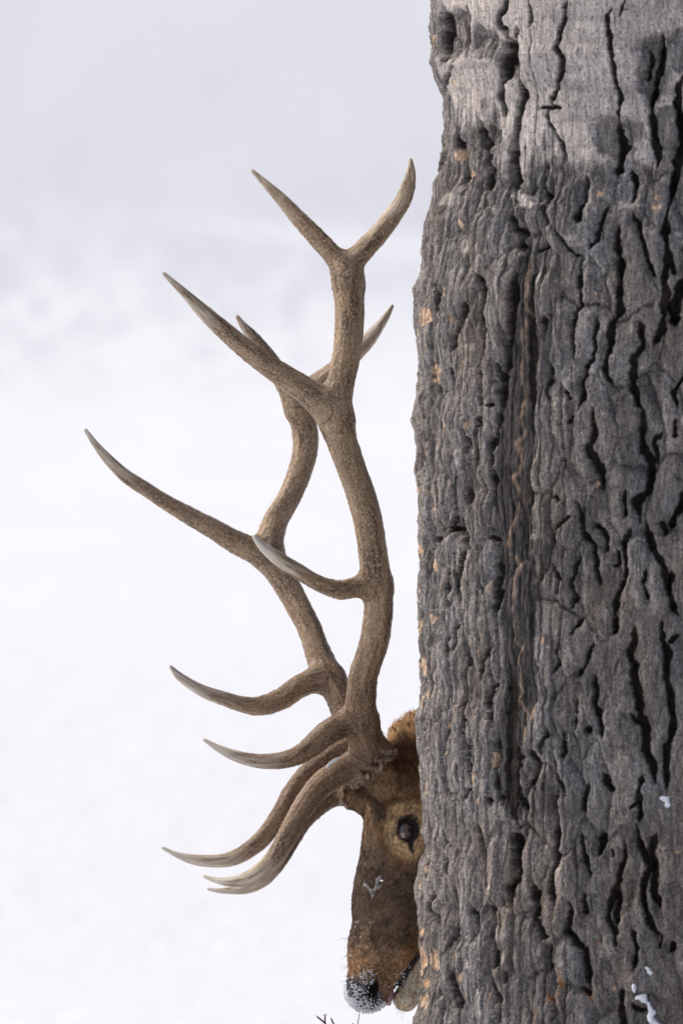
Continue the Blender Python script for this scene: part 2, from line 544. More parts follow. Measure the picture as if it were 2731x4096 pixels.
# cracks: (tile, half width in tile pixels, depth in mm, points)
CR = [
 (0, 11, 22, [(575, 0), (545, 40), (510, 95), (525, 130), (560, 190), (560, 240)]),
 (0, 22, 30, [(560, 220), (550, 280), (540, 330), (545, 400), (550, 460)]),
 (0, 9, 18, [(540, 460), (520, 540), (545, 600), (560, 660)]),
 (0, 8, 20, [(612, 150), (600, 270), (590, 390)]),
 (0, 14, 30, [(620, 445), (645, 510), (650, 570), (630, 630), (620, 700), (605, 780), (595, 860), (585, 930), (590, 1000), (590, 1080), (597, 1179)]),
 (0, 8, 20, [(905, 0), (885, 50), (880, 120), (855, 190), (830, 270), (865, 320), (870, 380), (855, 450), (848, 510), (820, 570), (805, 615)]),
 (0, 4, 8, [(740, 615), (805, 618), (870, 625)]),
 (0, 5, 14, [(805, 615), (785, 660), (800, 720), (830, 770), (860, 830), (880, 870), (895, 930)]),
 (0, 8, 22, [(1150, 60), (1122, 110), (1130, 200), (1140, 300), (1160, 390), (1170, 480), (1200, 570), (1190, 650), (1180, 720)]),
 (0, 4, 10, [(1220, 0), (1210, 60), (1190, 110)]),
 (0, 4, 8, [(690, 30), (700, 110), (680, 170)]),
 (0, 13, 26, [(1430, 200), (1435, 300), (1420, 400), (1390, 500), (1375, 600), (1370, 680), (1385, 800), (1415, 900), (1405, 970)]),
 (0, 18, 30, [(1550, 450), (1520, 600), (1530, 680), (1550, 760), (1545, 850), (1520, 950), (1500, 1050), (1480, 1179)]),
 (0, 7, 14, [(1360, 300), (1365, 370), (1340, 480)]),
 (0, 13, 24, [(1180, 720), (1200, 850), (1190, 960), (1180, 1030)]),
 (0, 7, 14, [(1240, 850), (1200, 920)]),
 (0, 8, 22, [(775, 940), (780, 1000), (770, 1060), (785, 1130), (790, 1179)]),
 (0, 11, 22, [(1005, 1020), (995, 1080), (970, 1179)]),
 (0, 10, 18, [(1255, 985), (1280, 1080), (1260, 1179)]),
 (0, 20, 20, [(400, 680), (405, 760), (420, 850), (430, 950), (440, 1040), (440, 1100)]),
 (0, 5, 12, [(335, 20), (345, 80), (325, 140), (330, 220), (340, 320)]),
 (0, 5, 12, [(250, 350), (225, 410), (210, 450), (205, 560), (195, 700), (195, 800), (205, 870), (175, 920), (165, 1000), (150, 1070)]),
 (0, 18, 22, [(190, 0), (200, 100), (180, 200), (205, 310)]),
 (0, 10, 14, [(300, 700), (280, 780), (300, 900), (290, 1000), (330, 1080)]),
 (0, 5, 10, [(515, 730), (510, 790), (500, 850)]),
 (0, 6, 12, [(260, 180), (265, 260), (250, 330)]),
 (1, 10, 22, [(740, 0), (770, 70), (790, 130)]),
 (1, 14, 24, [(960, 0), (960, 60), (940, 110)]),
 (1, 7, 20, [(1120, 10), (1090, 80), (1060, 160), (1050, 230), (1015, 265)]),
 (1, 14, 28, [(560, 0), (585, 140), (625, 165), (615, 220), (640, 270)]),
 (1, 5, 14, [(705, 270), (780, 245)]),
 (1, 4, 12, [(825, 150), (860, 200), (890, 250), (930, 290), (970, 300)]),
 (1, 8, 22, [(975, 310), (965, 400), (955, 500), (960, 590), (925, 640), (915, 740), (910, 830), (920, 890)]),
 (1, 10, 22, [(1060, 650), (1045, 740), (1050, 820), (1040, 890), (1000, 940), (985, 1020), (975, 1120), (955, 1179)]),
 (1, 8, 20, [(1260, 60), (1300, 140), (1330, 230), (1345, 320), (1380, 400), (1395, 430)]),
 (1, 15, 20, [(1180, 130), (1170, 250), (1190, 400), (1180, 520), (1190, 620), (1130, 700), (1140, 800), (1110, 900), (1110, 980), (1150, 1040)]),
 (1, 14, 22, [(1470, 0), (1450, 150), (1460, 300), (1440, 430), (1450, 530), (1430, 660), (1430, 720), (1400, 780), (1385, 810)]),
 (1, 26, 30, [(1600, 440), (1520, 510), (1490, 600), (1500, 700)]),
 (1, 14, 26, [(1295, 680), (1310, 760), (1315, 830), (1280, 880), (1260, 980), (1270, 1080), (1300, 1179)]),
 (1, 10, 18, [(1480, 300), (1500, 420)]),
 (1, 11, 24, [(375, 390), (400, 450), (415, 520), (405, 620), (420, 720), (420, 800), (400, 900), (405, 940), (390, 1000), (400, 1080), (390, 1179)]),
 (1, 9, 18, [(300, 530), (305, 600), (280, 680), (265, 760), (230, 830)]),
 (1, 5, 12, [(150, 420), (170, 520), (150, 600)]),
 (1, 17, 24, [(590, 380), (580, 500), (575, 600), (560, 720), (550, 850), (530, 960), (520, 1050), (500, 1179)]),
 (1, 12, 18, [(95, 300), (85, 400)]),
 (1, 16, 10, [(695, 560), (692, 800), (690, 1000), (690, 1179)]),
 (1, 7, 14, [(480, 900), (500, 980), (530, 1000)]),
 (1, 5, 10, [(430, 1140), (480, 1150)]),
 (1, 7, 14, [(765, 640), (770, 700), (755, 760)]),
 (1, 6, 14, [(800, 910), (790, 1000), (770, 1060), (800, 1130)]),
 (1, 5, 10, [(880, 1060), (900, 1130)]),
 (1, 6, 12, [(145, 880), (150, 1000), (180, 1120)]),
 (1, 6, 14, [(230, 930), (250, 1100)]),
 (1, 10, 20, [(1550, 980), (1500, 1080), (1520, 1179)]),
 (2, 10, 20, [(490, 0), (485, 130), (460, 200), (475, 350), (470, 480), (490, 600)]),
 (2, 10, 22, [(390, 30), (370, 170), (380, 240), (360, 340)]),
 (2, 8, 20, [(300, 100), (310, 250), (300, 330), (310, 450), (330, 560)]),
 (2, 6, 14, [(215, 350), (235, 480), (260, 600), (215, 700)]),
 (2, 13, 26, [(1040, 0), (1050, 120), (1010, 220), (1060, 330), (1085, 450)]),
 (2, 5, 12, [(930, 30), (895, 80)]),
 (2, 16, 30, [(1310, 0), (1310, 130), (1320, 250), (1360, 290), (1350, 420), (1330, 470), (1280, 530), (1300, 650)]),
 (2, 9, 20, [(1430, 130), (1385, 180), (1400, 320)]),
 (2, 7, 14, [(1500, 60), (1500, 160)]),
 (2, 7, 20, [(1215, 460), (1210, 530), (1215, 610)]),
 (2, 14, 26, [(1568, 450), (1530, 560), (1490, 600), (1480, 680)]),
 (2, 5, 12, [(820, 490), (850, 530)]),
 (2, 5, 12, [(910, 610), (850, 660), (800, 720)]),
 (2, 8, 22, [(940, 540), (960, 640), (965, 700), (1020, 760), (1045, 850), (1050, 920), (1065, 1000)]),
 (2, 8, 20, [(1040, 640), (1090, 680), (1110, 740), (1095, 820)]),
 (2, 6, 14, [(1160, 800), (1170, 880), (1150, 900)]),
 (2, 12, 24, [(1240, 680), (1200, 760), (1220, 860), (1210, 980), (1160, 1080), (1145, 1179)]),
 (2, 13, 28, [(1330, 640), (1360, 740), (1390, 820), (1430, 880), (1450, 960), (1480, 1120), (1520, 1179)]),
 (2, 8, 20, [(1340, 910), (1330, 1000), (1350, 1080)]),
 (2, 8, 18, [(1435, 630), (1450, 720)]),
 (2, 7, 18, [(960, 820), (930, 900), (910, 1000), (940, 1070), (900, 1130)]),
 (2, 14, 24, [(1480, 930), (1470, 1040)]),
 (2, 6, 14, [(150, 660), (130, 740), (180, 770), (170, 850)]),
 (2, 4, 8, [(210, 690), (280, 690)]),
 (2, 7, 16, [(290, 590), (290, 700), (330, 800), (310, 900), (290, 1000), (300, 1100)]),
 (2, 4, 10, [(440, 720), (500, 760)]),
 (2, 4, 10, [(420, 940), (400, 1000), (430, 1060)]),
 (2, 14, 12, [(500, 850), (500, 1000), (490, 1179)]),
 (2, 4, 10, [(800, 880), (850, 970), (830, 1060)]),
 (2, 6, 12, [(260, 800), (280, 950), (270, 1100)]),
 (2, 6, 12, [(190, 880), (210, 1000), (225, 1179)]),
 (3, 6, 18, [(980, 0), (930, 80), (925, 110)]),
 (3, 5, 14, [(860, 140), (840, 220), (850, 290), (820, 340)]),
 (3, 7, 18, [(1040, 150), (1000, 250), (940, 350)]),
 (3, 12, 18, [(1160, 0), (1160, 50), (1150, 110)]),
 (3, 12, 22, [(1040, 330), (1060, 480), (1080, 600), (1100, 700)]),
 (3, 17, 30, [(1270, 60), (1260, 150), (1240, 220), (1270, 330), (1290, 440), (1300, 560), (1330, 640), (1340, 760), (1370, 850), (1390, 950)]),
 (3, 14, 28, [(1420, 30), (1450, 160), (1465, 230), (1450, 330), (1470, 420), (1490, 560), (1480, 680), (1440, 800), (1460, 900), (1450, 980)]),
 (3, 8, 16, [(1520, 100), (1470, 150)]),
 (3, 6, 16, [(930, 480), (930, 580), (930, 650)]),
 (3, 10, 18, [(990, 655), (1030, 640)]),
 (3, 5, 14, [(775, 640), (770, 690), (740, 740), (735, 800)]),
 (3, 6, 16, [(870, 660), (860, 760), (850, 810)]),
 (3, 7, 18, [(815, 790), (820, 880), (850, 960), (890, 1030)]),
 (3, 8, 20, [(680, 770), (710, 830), (715, 900), (690, 960), (665, 1010)]),
 (3, 11, 22, [(600, 760), (620, 860), (605, 940), (620, 1040), (640, 1120)]),
 (3, 6, 16, [(1250, 550), (1290, 620)]),
 (3, 8, 18, [(1100, 900), (1120, 960), (1150, 1000)]),
 (3, 9, 18, [(1010, 960), (970, 1060), (990, 1120)]),
 (3, 10, 26, [(1310, 900), (1290, 1000), (1300, 1100), (1300, 1179)]),
 (3, 5, 14, [(1290, 1060), (1240, 1100)]),
 (3, 7, 18, [(830, 960), (820, 1100), (830, 1179)]),
 (3, 6, 14, [(205, 0), (210, 150), (230, 300), (240, 450), (240, 600), (215, 700), (195, 800)]),
 (3, 5, 12, [(270, 50), (260, 150), (240, 220)]),
 (3, 8, 18, [(330, 80), (335, 250), (325, 400), (320, 600), (310, 700), (330, 850), (350, 1000)]),
 (3, 5, 12, [(460, 170), (410, 260), (400, 380)]),
 (3, 8, 18, [(450, 300), (470, 400), (430, 480), (450, 640)]),
 (3, 9, 20, [(475, 680), (470, 850), (490, 1000), (540, 1100)]),
 (3, 9, 18, [(120, 50), (130, 300), (110, 480), (110, 560)]),
 (3, 6, 14, [(75, 600), (80, 750), (60, 900)]),
 (3, 8, 16, [(190, 760), (200, 900), (195, 1050)]),
 (3, 5, 12, [(340, 1000), (300, 1100)]),
 (3, 6, 14, [(440, 1060), (470, 1100)]),
 (3, 20, 10, [(560, 300), (565, 600), (560, 900), (590, 1179)]),
 (4, 7, 16, [(120, 0), (130, 200), (120, 300), (130, 420), (115, 520), (160, 640)]),
 (4, 8, 16, [(205, 100), (190, 200), (215, 260), (200, 330)]),
 (4, 6, 14, [(245, 400), (255, 520), (270, 620), (240, 720), (180, 800)]),
 (4, 8, 14, [(400, 20), (410, 200), (430, 300), (445, 430)]),
 (4, 9, 20, [(340, 500), (380, 600), (380, 660)]),
 (4, 12, 26, [(440, 490), (475, 540), (490, 580), (480, 700), (510, 800), (490, 860)]),
 (4, 22, 26, [(560, 60), (590, 130), (610, 250), (610, 330), (570, 400), (575, 500)]),
 (4, 11, 28, [(820, 0), (825, 100), (820, 230), (810, 320), (800, 400), (825, 470)]),
 (4, 13, 28, [(700, 350), (710, 420), (705, 500), (700, 560), (735, 640), (770, 660)]),
 (4, 7, 16, [(735, 470), (740, 560), (720, 620)]),
 (4, 7, 16, [(960, 60), (975, 160), (1000, 250), (1020, 330)]),
 (4, 13, 24, [(1080, 40), (1080, 130), (1060, 190)]),
 (4, 11, 26, [(1220, 110), (1215, 200), (1190, 250), (1180, 330), (1150, 400), (1120, 480), (1120, 560), (1160, 620), (1170, 700)]),
 (4, 13, 28, [(895, 450), (910, 530), (890, 620), (930, 680), (980, 740), (1000, 850), (1020, 960)]),
 (4, 7, 18, [(980, 400), (990, 470), (990, 530)]),
 (4, 14, 20, [(1160, 400), (1170, 500), (1165, 580)]),
 (4, 16, 28, [(1290, 30), (1300, 120), (1340, 200), (1360, 260), (1330, 350), (1320, 450), (1350, 560), (1400, 640)]),
 (4, 14, 26, [(1400, 60), (1370, 150), (1390, 250), (1390, 400), (1420, 490)]),
 (4, 5, 10, [(1140, 150), (1150, 200)]),
 (4, 10, 22, [(790, 700), (780, 800), (790, 860)]),
 (4, 9, 24, [(460, 910), (490, 980), (510, 1060), (500, 1179)]),
 (4, 6, 12, [(550, 870), (545, 950)]),
 (4, 9, 24, [(1200, 960), (1190, 1050), (1210, 1179)]),
 (4, 10, 20, [(1260, 600), (1280, 700), (1260, 850)]),
 (4, 6, 14, [(1415, 640), (1410, 720)]),
 (4, 9, 18, [(1480, 680), (1490, 740)]),
 (4, 8, 18, [(970, 940), (1020, 990)]),
 (4, 10, 16, [(190, 850), (180, 950), (160, 1100)]),
 (4, 10, 16, [(250, 880), (240, 1000), (270, 1100)]),
 (4, 7, 16, [(1250, 1030), (1290, 1065), (1340, 1070)]),
]

# pale exposed wood: (tile, x, y, rx, ry, kind)  kind 0 cream, 1 orange tan, 2 pale grey
PALE = [
 (1, 110, 640, 18, 58, 0), (1, 88, 725, 10, 25, 0), (1, 160, 965, 22, 75, 0), (1, 228, 645, 14, 18, 1), (1, 75, 980, 14, 50, 1), (1, 92, 870, 6, 70, 0),
 (1, 195, 485, 14, 30, 0), (1, 165, 655, 8, 26, 1), (0, 343, 165, 13, 30, 0), (0, 385, 560, 34, 85, 2), (0, 258, 450, 16, 12, 0), (0, 230, 1130, 55, 45, 2),
 (0, 330, 1000, 22, 48, 0), (0, 150, 185, 12, 34, 1), (0, 150, 450, 12, 30, 1), (0, 268, 870, 16, 42, 0), (0, 602, 270, 5, 110, 1), (0, 540, 180, 22, 60, 2),
 (0, 570, 700, 30, 60, 2), (0, 565, 830, 18, 30, 2), (0, 460, 1080, 14, 12, 0), (0, 1080, 1125, 18, 16, 0), (0, 1405, 1150, 20, 16, 0), (0, 1490, 705, 14, 14, 2),
 (0, 1515, 100, 18, 20, 2), (1, 310, 230, 20, 60, 2), (1, 280, 100, 16, 24, 0), (1, 1395, 25, 32, 22, 0), (1, 1045, 520, 10, 10, 0), (1, 1300, 590, 14, 14, 2),
 (1, 340, 810, 40, 20, 2), (1, 1080, 700, 8, 50, 2), (1, 735, 420, 8, 50, 2),
 (2, 70, 470, 10, 75, 0), (2, 48, 580, 10, 38, 0), (2, 75, 800, 16, 34, 1), (2, 130, 880, 12, 52, 0), (2, 62, 150, 8, 28, 0), (2, 120, 235, 8, 22, 0),
 (2, 138, 565, 14, 16, 0), (2, 315, 90, 11, 34, 0), (2, 60, 1000, 8, 60, 0), (2, 88, 100, 6, 12, 0), (2, 90, 280, 7, 30, 1), (2, 690, 725, 24, 20, 2),
 (2, 1045, 430, 14, 20, 0), (2, 1550, 60, 18, 40, 2), (2, 548, 770, 9, 34, 1), (2, 82, 1060, 6, 40, 0),
 (3, 65, 130, 11, 95, 1), (3, 80, 320, 17, 62, 0), (3, 95, 455, 15, 42, 0), (3, 150, 455, 10, 36, 1), (3, 132, 25, 15, 28, 0), (3, 150, 310, 8, 12, 1),
 (3, 215, 650, 8, 26, 0), (3, 52, 520, 10, 44, 0), (3, 208, 795, 14, 18, 0), (3, 455, 830, 12, 52, 0), (3, 643, 690, 10, 55, 1), (3, 50, 910, 6, 44, 0),
 (3, 690, 560, 6, 50, 0), (3, 760, 140, 10, 24, 0), (3, 790, 180, 9, 9, 2), (3, 112, 1010, 16, 60, 0), (3, 360, 960, 8, 50, 0), (3, 390, 1040, 9, 60, 0),
 (4, 48, 190, 6, 28, 0), (4, 112, 310, 12, 28, 0), (4, 75, 670, 17, 52, 1), (4, 70, 820, 22, 84, 0), (4, 62, 900, 18, 50, 1), (4, 100, 970, 26, 42, 1),
 (4, 55, 990, 15, 44, 0), (4, 100, 1070, 27, 52, 0), (4, 135, 830, 14, 62, 0), (4, 297, 785, 15, 17, 2), (4, 345, 835, 15, 30, 2), (4, 255, 795, 10, 34, 0),
 (4, 300, 915, 12, 24, 0), (4, 310, 1005, 17, 12, 0), (4, 192, 505, 12, 28, 0), (4, 45, 1100, 14, 70, 0), (4, 412, 100, 9, 90, 0), (4, 435, 230, 9, 70, 0),
 (4, 465, 350, 12, 70, 2), (4, 515, 700, 6, 60, 2), (4, 545, 800, 6, 60, 2), (4, 1150, 950, 9, 12, 0), (4, 60, 400, 6, 50, 0), (4, 1520, 170, 20, 10, 0),
 (4, 1435, 150, 14, 6, 0), (4, 430, 1110, 14, 16, 2), (4, 205, 720, 5, 14, 0)]
VEIN = [(1, [(690, 340), (660, 420), (670, 480), (650, 560), (665, 640), (630, 720), (650, 800), (640, 880), (630, 960), (650, 1060), (640, 1179)]),
        (2, [(640, 0), (620, 60), (650, 130), (600, 200), (630, 240), (620, 370), (570, 390), (610, 440), (630, 520), (600, 600), (580, 650), (550, 760), (560, 820),
             (600, 850), (625, 900), (600, 960), (600, 1040), (590, 1140)]),
        (3, [(605, 0), (590, 100), (590, 150), (635, 180), (615, 250), (625, 330), (620, 400), (635, 440), (610, 480), (640, 540), (665, 570), (660, 620), (640, 700)])]
STAIN = [((1, 650, 300), 30), ((1, 650, 500), 70), ((1, 640, 800), 80), ((1, 620, 1100), 90), ((2, 590, 200), 90), ((2, 590, 500), 90), ((2, 570, 800), 80), ((2, 620, 1000), 90),
         ((3, 620, 100), 85), ((3, 620, 400), 80), ((3, 590, 600), 75), ((3, 550, 800), 65), ((3, 560, 1000), 45), ((3, 600, 1179), 30)]
# scoops of darker flaky bark in the smooth pale upper bark
SCOOP = [(0, 1190, 790, 175, 125), (0, 1390, 400, 130, 220), (0, 1480, 740, 120, 150), (0, 1520, 300, 90, 140), (0, 760, 1100, 110, 60), (0, 980, 1110, 60, 80), (0, 480, 800, 70, 110),
         (0, 330, 900, 110, 170), (0, 240, 170, 120, 150), (0, 420, 220, 90, 110), (0, 560, 330, 60, 120)]


def seg_dist(U, V, pu, pv):
    best = np.full(U.shape, 1e4, np.float32)
    tt = np.zeros(U.shape, np.float32)
    n = len(pu) - 1
    for i in range(n):
        ax, ay, bx, by = pu[i], pv[i], pu[i + 1], pv[i + 1]
        dx, dy = bx - ax, by - ay
        t = np.clip(((U - ax) * dx + (V - ay) * dy) / (dx * dx + dy * dy + 1e-12), 0, 1)
        d = np.hypot(U - ax - t * dx, V - ay - t * dy)
        m = d < best
        best = np.where(m, d, best)
        tt = np.where(m, (i + t) / n, tt)
    return best, tt


def bark(th_ax, z_ax):
    """radial relief and albedo of the bark on the grid angle x height"""
    TH, Z = np.meshgrid(th_ax, z_ax, indexing='ij')
    U = (TH * TR).astype(np.float32)         # arc, 0 faces the camera, negative to the left
    V = Z.astype(np.float32)
    # jagged domain warp
    w1 = fbm2(U * 14, V * 9, 3, 1) * 0.010
    w2 = fbm2(U * 60, V * 60, 3, 2) * 0.0035 + fbm2(U * 150, V * 150, 3, 8, gain=.6) * 0.0013
    wu = U + w1 + w2
    wv = V + fbm2(U * 12 + 5, V * 12, 3, 3) * 0.02 + fbm2(U * 70, V * 70, 2, 4) * 0.006
    # pale smooth zone at the top
    s = 1 / PPM * 0.95
    _, vz = uv_of(0, 650)
    _, vb = uv_of(0, 1000)
    _, vl = uv_of(0, 480)
    bound = np.where(U < -0.47, vl, vz) - 0.05
    smooth = sstep(0, 0.12, V - bound + 0.10 * fbm2(U * 14, V * 12, 6, 5, gain=.6))
    band = sstep(0.05, 0.35, fbm2(U * 9, V * 22, 4, 9) - 0.1) * sstep(vb - .05, vb + .06, V) * 0.8
    smooth = np.maximum(smooth, band * sstep(-.52, -.45, U))
    smooth = smooth * sstep(-0.76, -0.66, U + 0.05 * fbm2(U * 8, V * 8, 2, 6))
    scoop = np.zeros_like(U)
    for (k, x, y, rx, ry) in SCOOP:
        (px, py), = tile(k, [(x, y)])
        cu, cv = uv_of(px, py)
        ku = rx / TK / PPM / max(0.35, math.cos(cu / TR))
        kv = ry / TK / PPM
        q = np.sqrt(((wu - cu) / ku) ** 2 + ((wv - cv) / kv) ** 2) + 0.42 * fbm2(U * 16, V * 12, 4, 7)
        scoop = np.maximum(scoop, 1 - sstep(0.62, 1.05, q))
    smooth = smooth * (1 - scoop)
    smooth = smooth * (1 - sstep(2.68, 2.95, V + .1 * fbm2(U * 6, V * 4, 3, 91))) * (1 - sstep(.08, .22, U + .04 * fbm2(U * 8, V * 8, 2, 92)))
    rough = 1 - smooth
    # plates: long furrowed cells at three scales
    h = np.zeros_like(U)
    f1, f2, idr, ox, oy = voronoi((wu + 0.05 * fbm2(U * 5, V * 4, 2, 46)) / 0.062, wv / 0.135, 21)
    ed = f2 - f1
    plate = sstep(0.0, 0.26, ed)
    rightz = sstep(-.42, -.28, U)
    cellm = (0.35 + 0.65 * sstep(-.35, .35, fbm2(U * 5, V * 3, 2, 40))) * (1 - 0.1 * rightz)
    h += rough * ((np.clip(ed / .36, 0, 1) ** .7 - 1) * 0.016 * cellm + (idr - .5) * 0.0065)
    cell1 = idr
    f1, f2, idr, ox, oy = voronoi(wu / 0.028 + 7, wv / 0.060, 22)
    ed2 = f2 - f1
    h += rough * ((sstep(0.0, 0.14, ed2) - 1) * 0.0028 * sstep(-.2, .4, fbm2(U * 8, V * 5, 2, 43)) + (idr - .5) * 0.0032)
    cell2 = idr
    f1, f2, idr, ox, oy = voronoi(wu / 0.009 + 3, wv / 0.024, 23)
    h += rough * ((sstep(0.0, 0.2, f2 - f1) - 1) * 0.0007 + (idr - .5) * 0.0018)
    cell3 = idr
    # the same furrowing carries on round the trunk, above and below
    outz = np.maximum.reduce([sstep(.02, .09, U), sstep(2.52, 2.62, V), 1 - sstep(.50, .60, V), 1 - sstep(-.86, -.80, U)])
    g1_, g2_, gid, gx_, gy_ = voronoi((wu * 1.0 + .03 * fbm2(U * 7, V * 5, 3, 93)) / 0.055 + 11, wv / 0.24, 94)
    vf = 1 - np.clip((g2_ - g1_) / .42, 0, 1) ** .8
    h -= outz * rough * vf * 0.026
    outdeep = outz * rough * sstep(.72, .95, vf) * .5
    # long vertical ridging, fine grain, cross wrinkles
    leftz = sstep(-0.30, -0.48, U)
    h += rough * (0.0008 + 0.0028 * sstep(-.25, -.4, U)) * fbm2(wu * 15, wv * 3.4, 4, 31, ridged=True)
    h += (0.0006 + 0.0020 * leftz) * fbm2(wu * 70, wv * 16, 3, 32, ridged=True) * (0.35 + 0.65 * rough)
    wr = sstep(0.0, 0.6, fbm2(U * 7, V * 5, 2, 33) + 0.1)
    wr = wr * sstep(-.5, -.3, U)
    h += 0.0017 * wr * fbm2(wu * 30, wv * 210, 3, 34, ridged=True)
    wrk = wr * np.clip(fbm2(wu * 30, wv * 210, 3, 34, ridged=True), -.6, 1)
    gr = fbm2(U * 260, V * 220, 4, 35, gain=0.65)
    h += 0.0010 * gr * (0.35 + 0.65 * rough)
    h += 0.013 * fbm2(U * 8, V * 4.5, 3, 36) * (0.4 + 0.6 * rough)
    rib = np.sin((wu + 0.012 * fbm2(U * 10, V * 3.2, 3, 38)) * 2 * PI / 0.046)
    rib = 1 - np.abs(rib) ** 0.55
    h -= rough * 0.017 * sstep(0.35, 0.80, rib) * sstep(-.22, -.34, U) * (0.45 + 0.55 * sstep(-.3, .3, fbm2(U * 10, V * 4, 2, 39)))
    # terraced flakes
    tn = fbm2(wu * 26, wv * 10, 4, 37) * 3.2
    ter = (np.floor(tn) + sstep(0.90, 1.0, tn - np.floor(tn))) / 3.2
    h += rough * (0.0055 - 0.0020 * rightz) * ter
    h += rough * 0.0034 * fbm2(wu * 60, wv * 48, 4, 44, gain=.65) + rough * rightz * 0.0016 * fbm2(U * 150, V * 130, 3, 45, ridged=True)
    h -= scoop * 0.010
    # traced cracks
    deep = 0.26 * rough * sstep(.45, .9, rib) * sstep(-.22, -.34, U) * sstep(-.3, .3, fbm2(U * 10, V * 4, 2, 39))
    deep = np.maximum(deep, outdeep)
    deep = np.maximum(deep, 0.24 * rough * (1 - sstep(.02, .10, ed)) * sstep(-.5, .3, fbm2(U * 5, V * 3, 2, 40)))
    for ci, (k, w, dmm, pts) in enumerate(CR):
        w = w + 2.5
        P = tile(k, pts)
        cu, cv = uv_of([p[0] for p in P], [p[1] for p in P])
        hw = w / TK / PPM * (1.55 if k == 0 and min(p_[1] for p_ in pts) < 900 else 1.42)
        pad = hw * 4 + 0.03
        ia = np.searchsorted(th_ax, (min(cu) - pad) / TR); ib = np.searchsorted(th_ax, (max(cu) + pad) / TR)
        ja = np.searchsorted(z_ax, min(cv) - pad); jb = np.searchsorted(z_ax, max(cv) + pad)
        if ib <= ia or jb <= ja:
            continue
        sl = (slice(ia, ib), slice(ja, jb))
        jg = fbm2(U[sl] * 38, V[sl] * 30, 3, 55) * .0050 + fbm2(U[sl] * 105, V[sl] * 95, 2, 56) * (.0032 if w < 11 else .0018)
        uu = U[sl] + (w1[sl]) * 0.35 + jg
        vv = V[sl] + (wv[sl] - V[sl]) * 0.35
        d, t = seg_dist(uu, vv, cu, cv)
        taper = np.clip(np.minimum(t, 1 - t) * 6 + 0.30, 0, 1)
        stretch = 1 / max(0.45, math.cos(float(np.mean(cu)) / TR))
        wl_ = hw * stretch * taper * (0.85 + 0.5 * noise2(uu * 45, vv * 45 + ci, 51) + 0.14 * noise2(uu * 120, vv * 120, 52))
        prof = 1 - sstep(0.62, 1.15, d / np.maximum(wl_, 1e-4))
        dep = min(dmm * 0.00175, 2.4 * hw * stretch) * taper * prof
        # the lip of the crack is a slightly raised, rounded shoulder
        sm_ = smooth[sl]
        W = (hw * stretch * 1.7 + .0085 * min(1.4, dmm / 18) * stretch) * (0.8 + 0.55 * noise2(uu * 24, vv * 24 + 3 * ci, 53)) * (0.45 + 0.55 * taper)
        lip = -np.clip(1 - d / np.maximum(W, 1e-4), 0, 1) ** 1.25 * dmm * 0.00042 * (1 - .85 * sm_) * (0.4 + 0.6 * taper)
        h[sl] += lip - dep
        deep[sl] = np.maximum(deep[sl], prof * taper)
    # pale exposures, dug 2 mm in
    base = np.stack([np.full(U.shape, v, np.float32) for v in (0.182, 0.167, 0.160)], -1)
    tone = 1 + 0.36 * (cell1 - .5) * rough + 0.44 * (cell2 - .5) * rough + 0.34 * (cell3 - .5) * rough + 0.26 * fbm2(U * 9, V * 4, 4, 61) + 0.24 * gr
    base *= np.clip(tone, 0.45, 1.8)[..., None]
    # warm brown and cool grey patches
    hue = fbm2(U * 11 + 2, V * 4, 4, 62)
    base *= 1 + hue[..., None] * np.array([0.16, 0.02, -0.12], np.float32)
    # paler worn ridge tops (weathered, lichen grey) on some plates
    pg = sstep(0.05, 0.55, fbm2(U * 16, V * 6, 4, 63) + 0.35 * leftz) * (0.25 + 0.75 * sstep(-0.2, 0.5, gr))
    base += (pg * 0.15)[..., None] * np.array([1.0, 0.94, 0.92], np.float32)
    base *= (1 + 0.45 * wrk * rough)[..., None]
    spk = sstep(.25, .65, fbm2(U * 300, V * 270, 2, 69)) * 1.0 - sstep(.2, .6, fbm2(U * 280, V * 230, 2, 70)) * .6
    base *= (1 + spk)[..., None]
    _, vlo = uv_of(0, 1500)
    upz = sstep(vlo, vz, V) * sstep(-.25, .3, fbm2(U * 13, V * 11, 5, 85, gain=.6)) * 0.55
    base = base * (1 - upz[..., None]) + (np.array([0.25, 0.234, 0.23], np.float32) * (1 + .35 * gr)[..., None]) * upz[..., None]
    # the smooth upper bark
    sm = np.stack([np.full(U.shape, v, np.float32) for v in (0.44, 0.405, 0.392)], -1)
    sp = 1 + 0.16 * gr + 0.22 * fbm2(U * 6, V * 18, 4, 64) - 0.55 * sstep(0.42, 0.62, noise2(U * 130, V * 170, 65)) - 0.25 * sstep(0.3, 0.7, noise2(U * 5, V * 40, 66))
    sm *= np.clip(sp, 0.3, 1.4)[..., None]
    edge_s = sstep(0.15, 0.75, smooth)[..., None]
    col = base * (1 - edge_s) + sm * edge_s
    # stain band with fine vertical grain
    su = []; sv = []; sw = []
    for (kk, x, y), w in STAIN:
        (px, py), = tile(kk, [(x, y)])
        a, b = uv_of(px, py)
        su.append(a); sv.append(b); sw.append(w / TK / PPM * 1.15 / math.cos(a / TR))
    sv_, su_, sw_ = np.array(sv)[::-1], np.array(su)[::-1], np.array(sw)[::-1]
    cu = np.interp(V, sv_, su_)
    cw = np.interp(V, sv_, sw_, left=0.001, right=0.001)
    st = 1 - sstep(0.75, 1.15, np.abs(wu - cu) / cw)
    stg = fbm2(U * 150, V * 8, 4, 67) * 0.5 + fbm2(U * 200, V * 60, 3, 68) * 0.5
    stc = np.array([0.040, 0.037, 0.039], np.float32) * (1 + 3.0 * np.clip(stg, -0.5, 1))[..., None]
    col = col * (1 - st[..., None] * 0.90) + stc * st[..., None] * 0.90
    h = h * (1 - 0.55 * st) + st * (0.0022 * stg - 0.006)
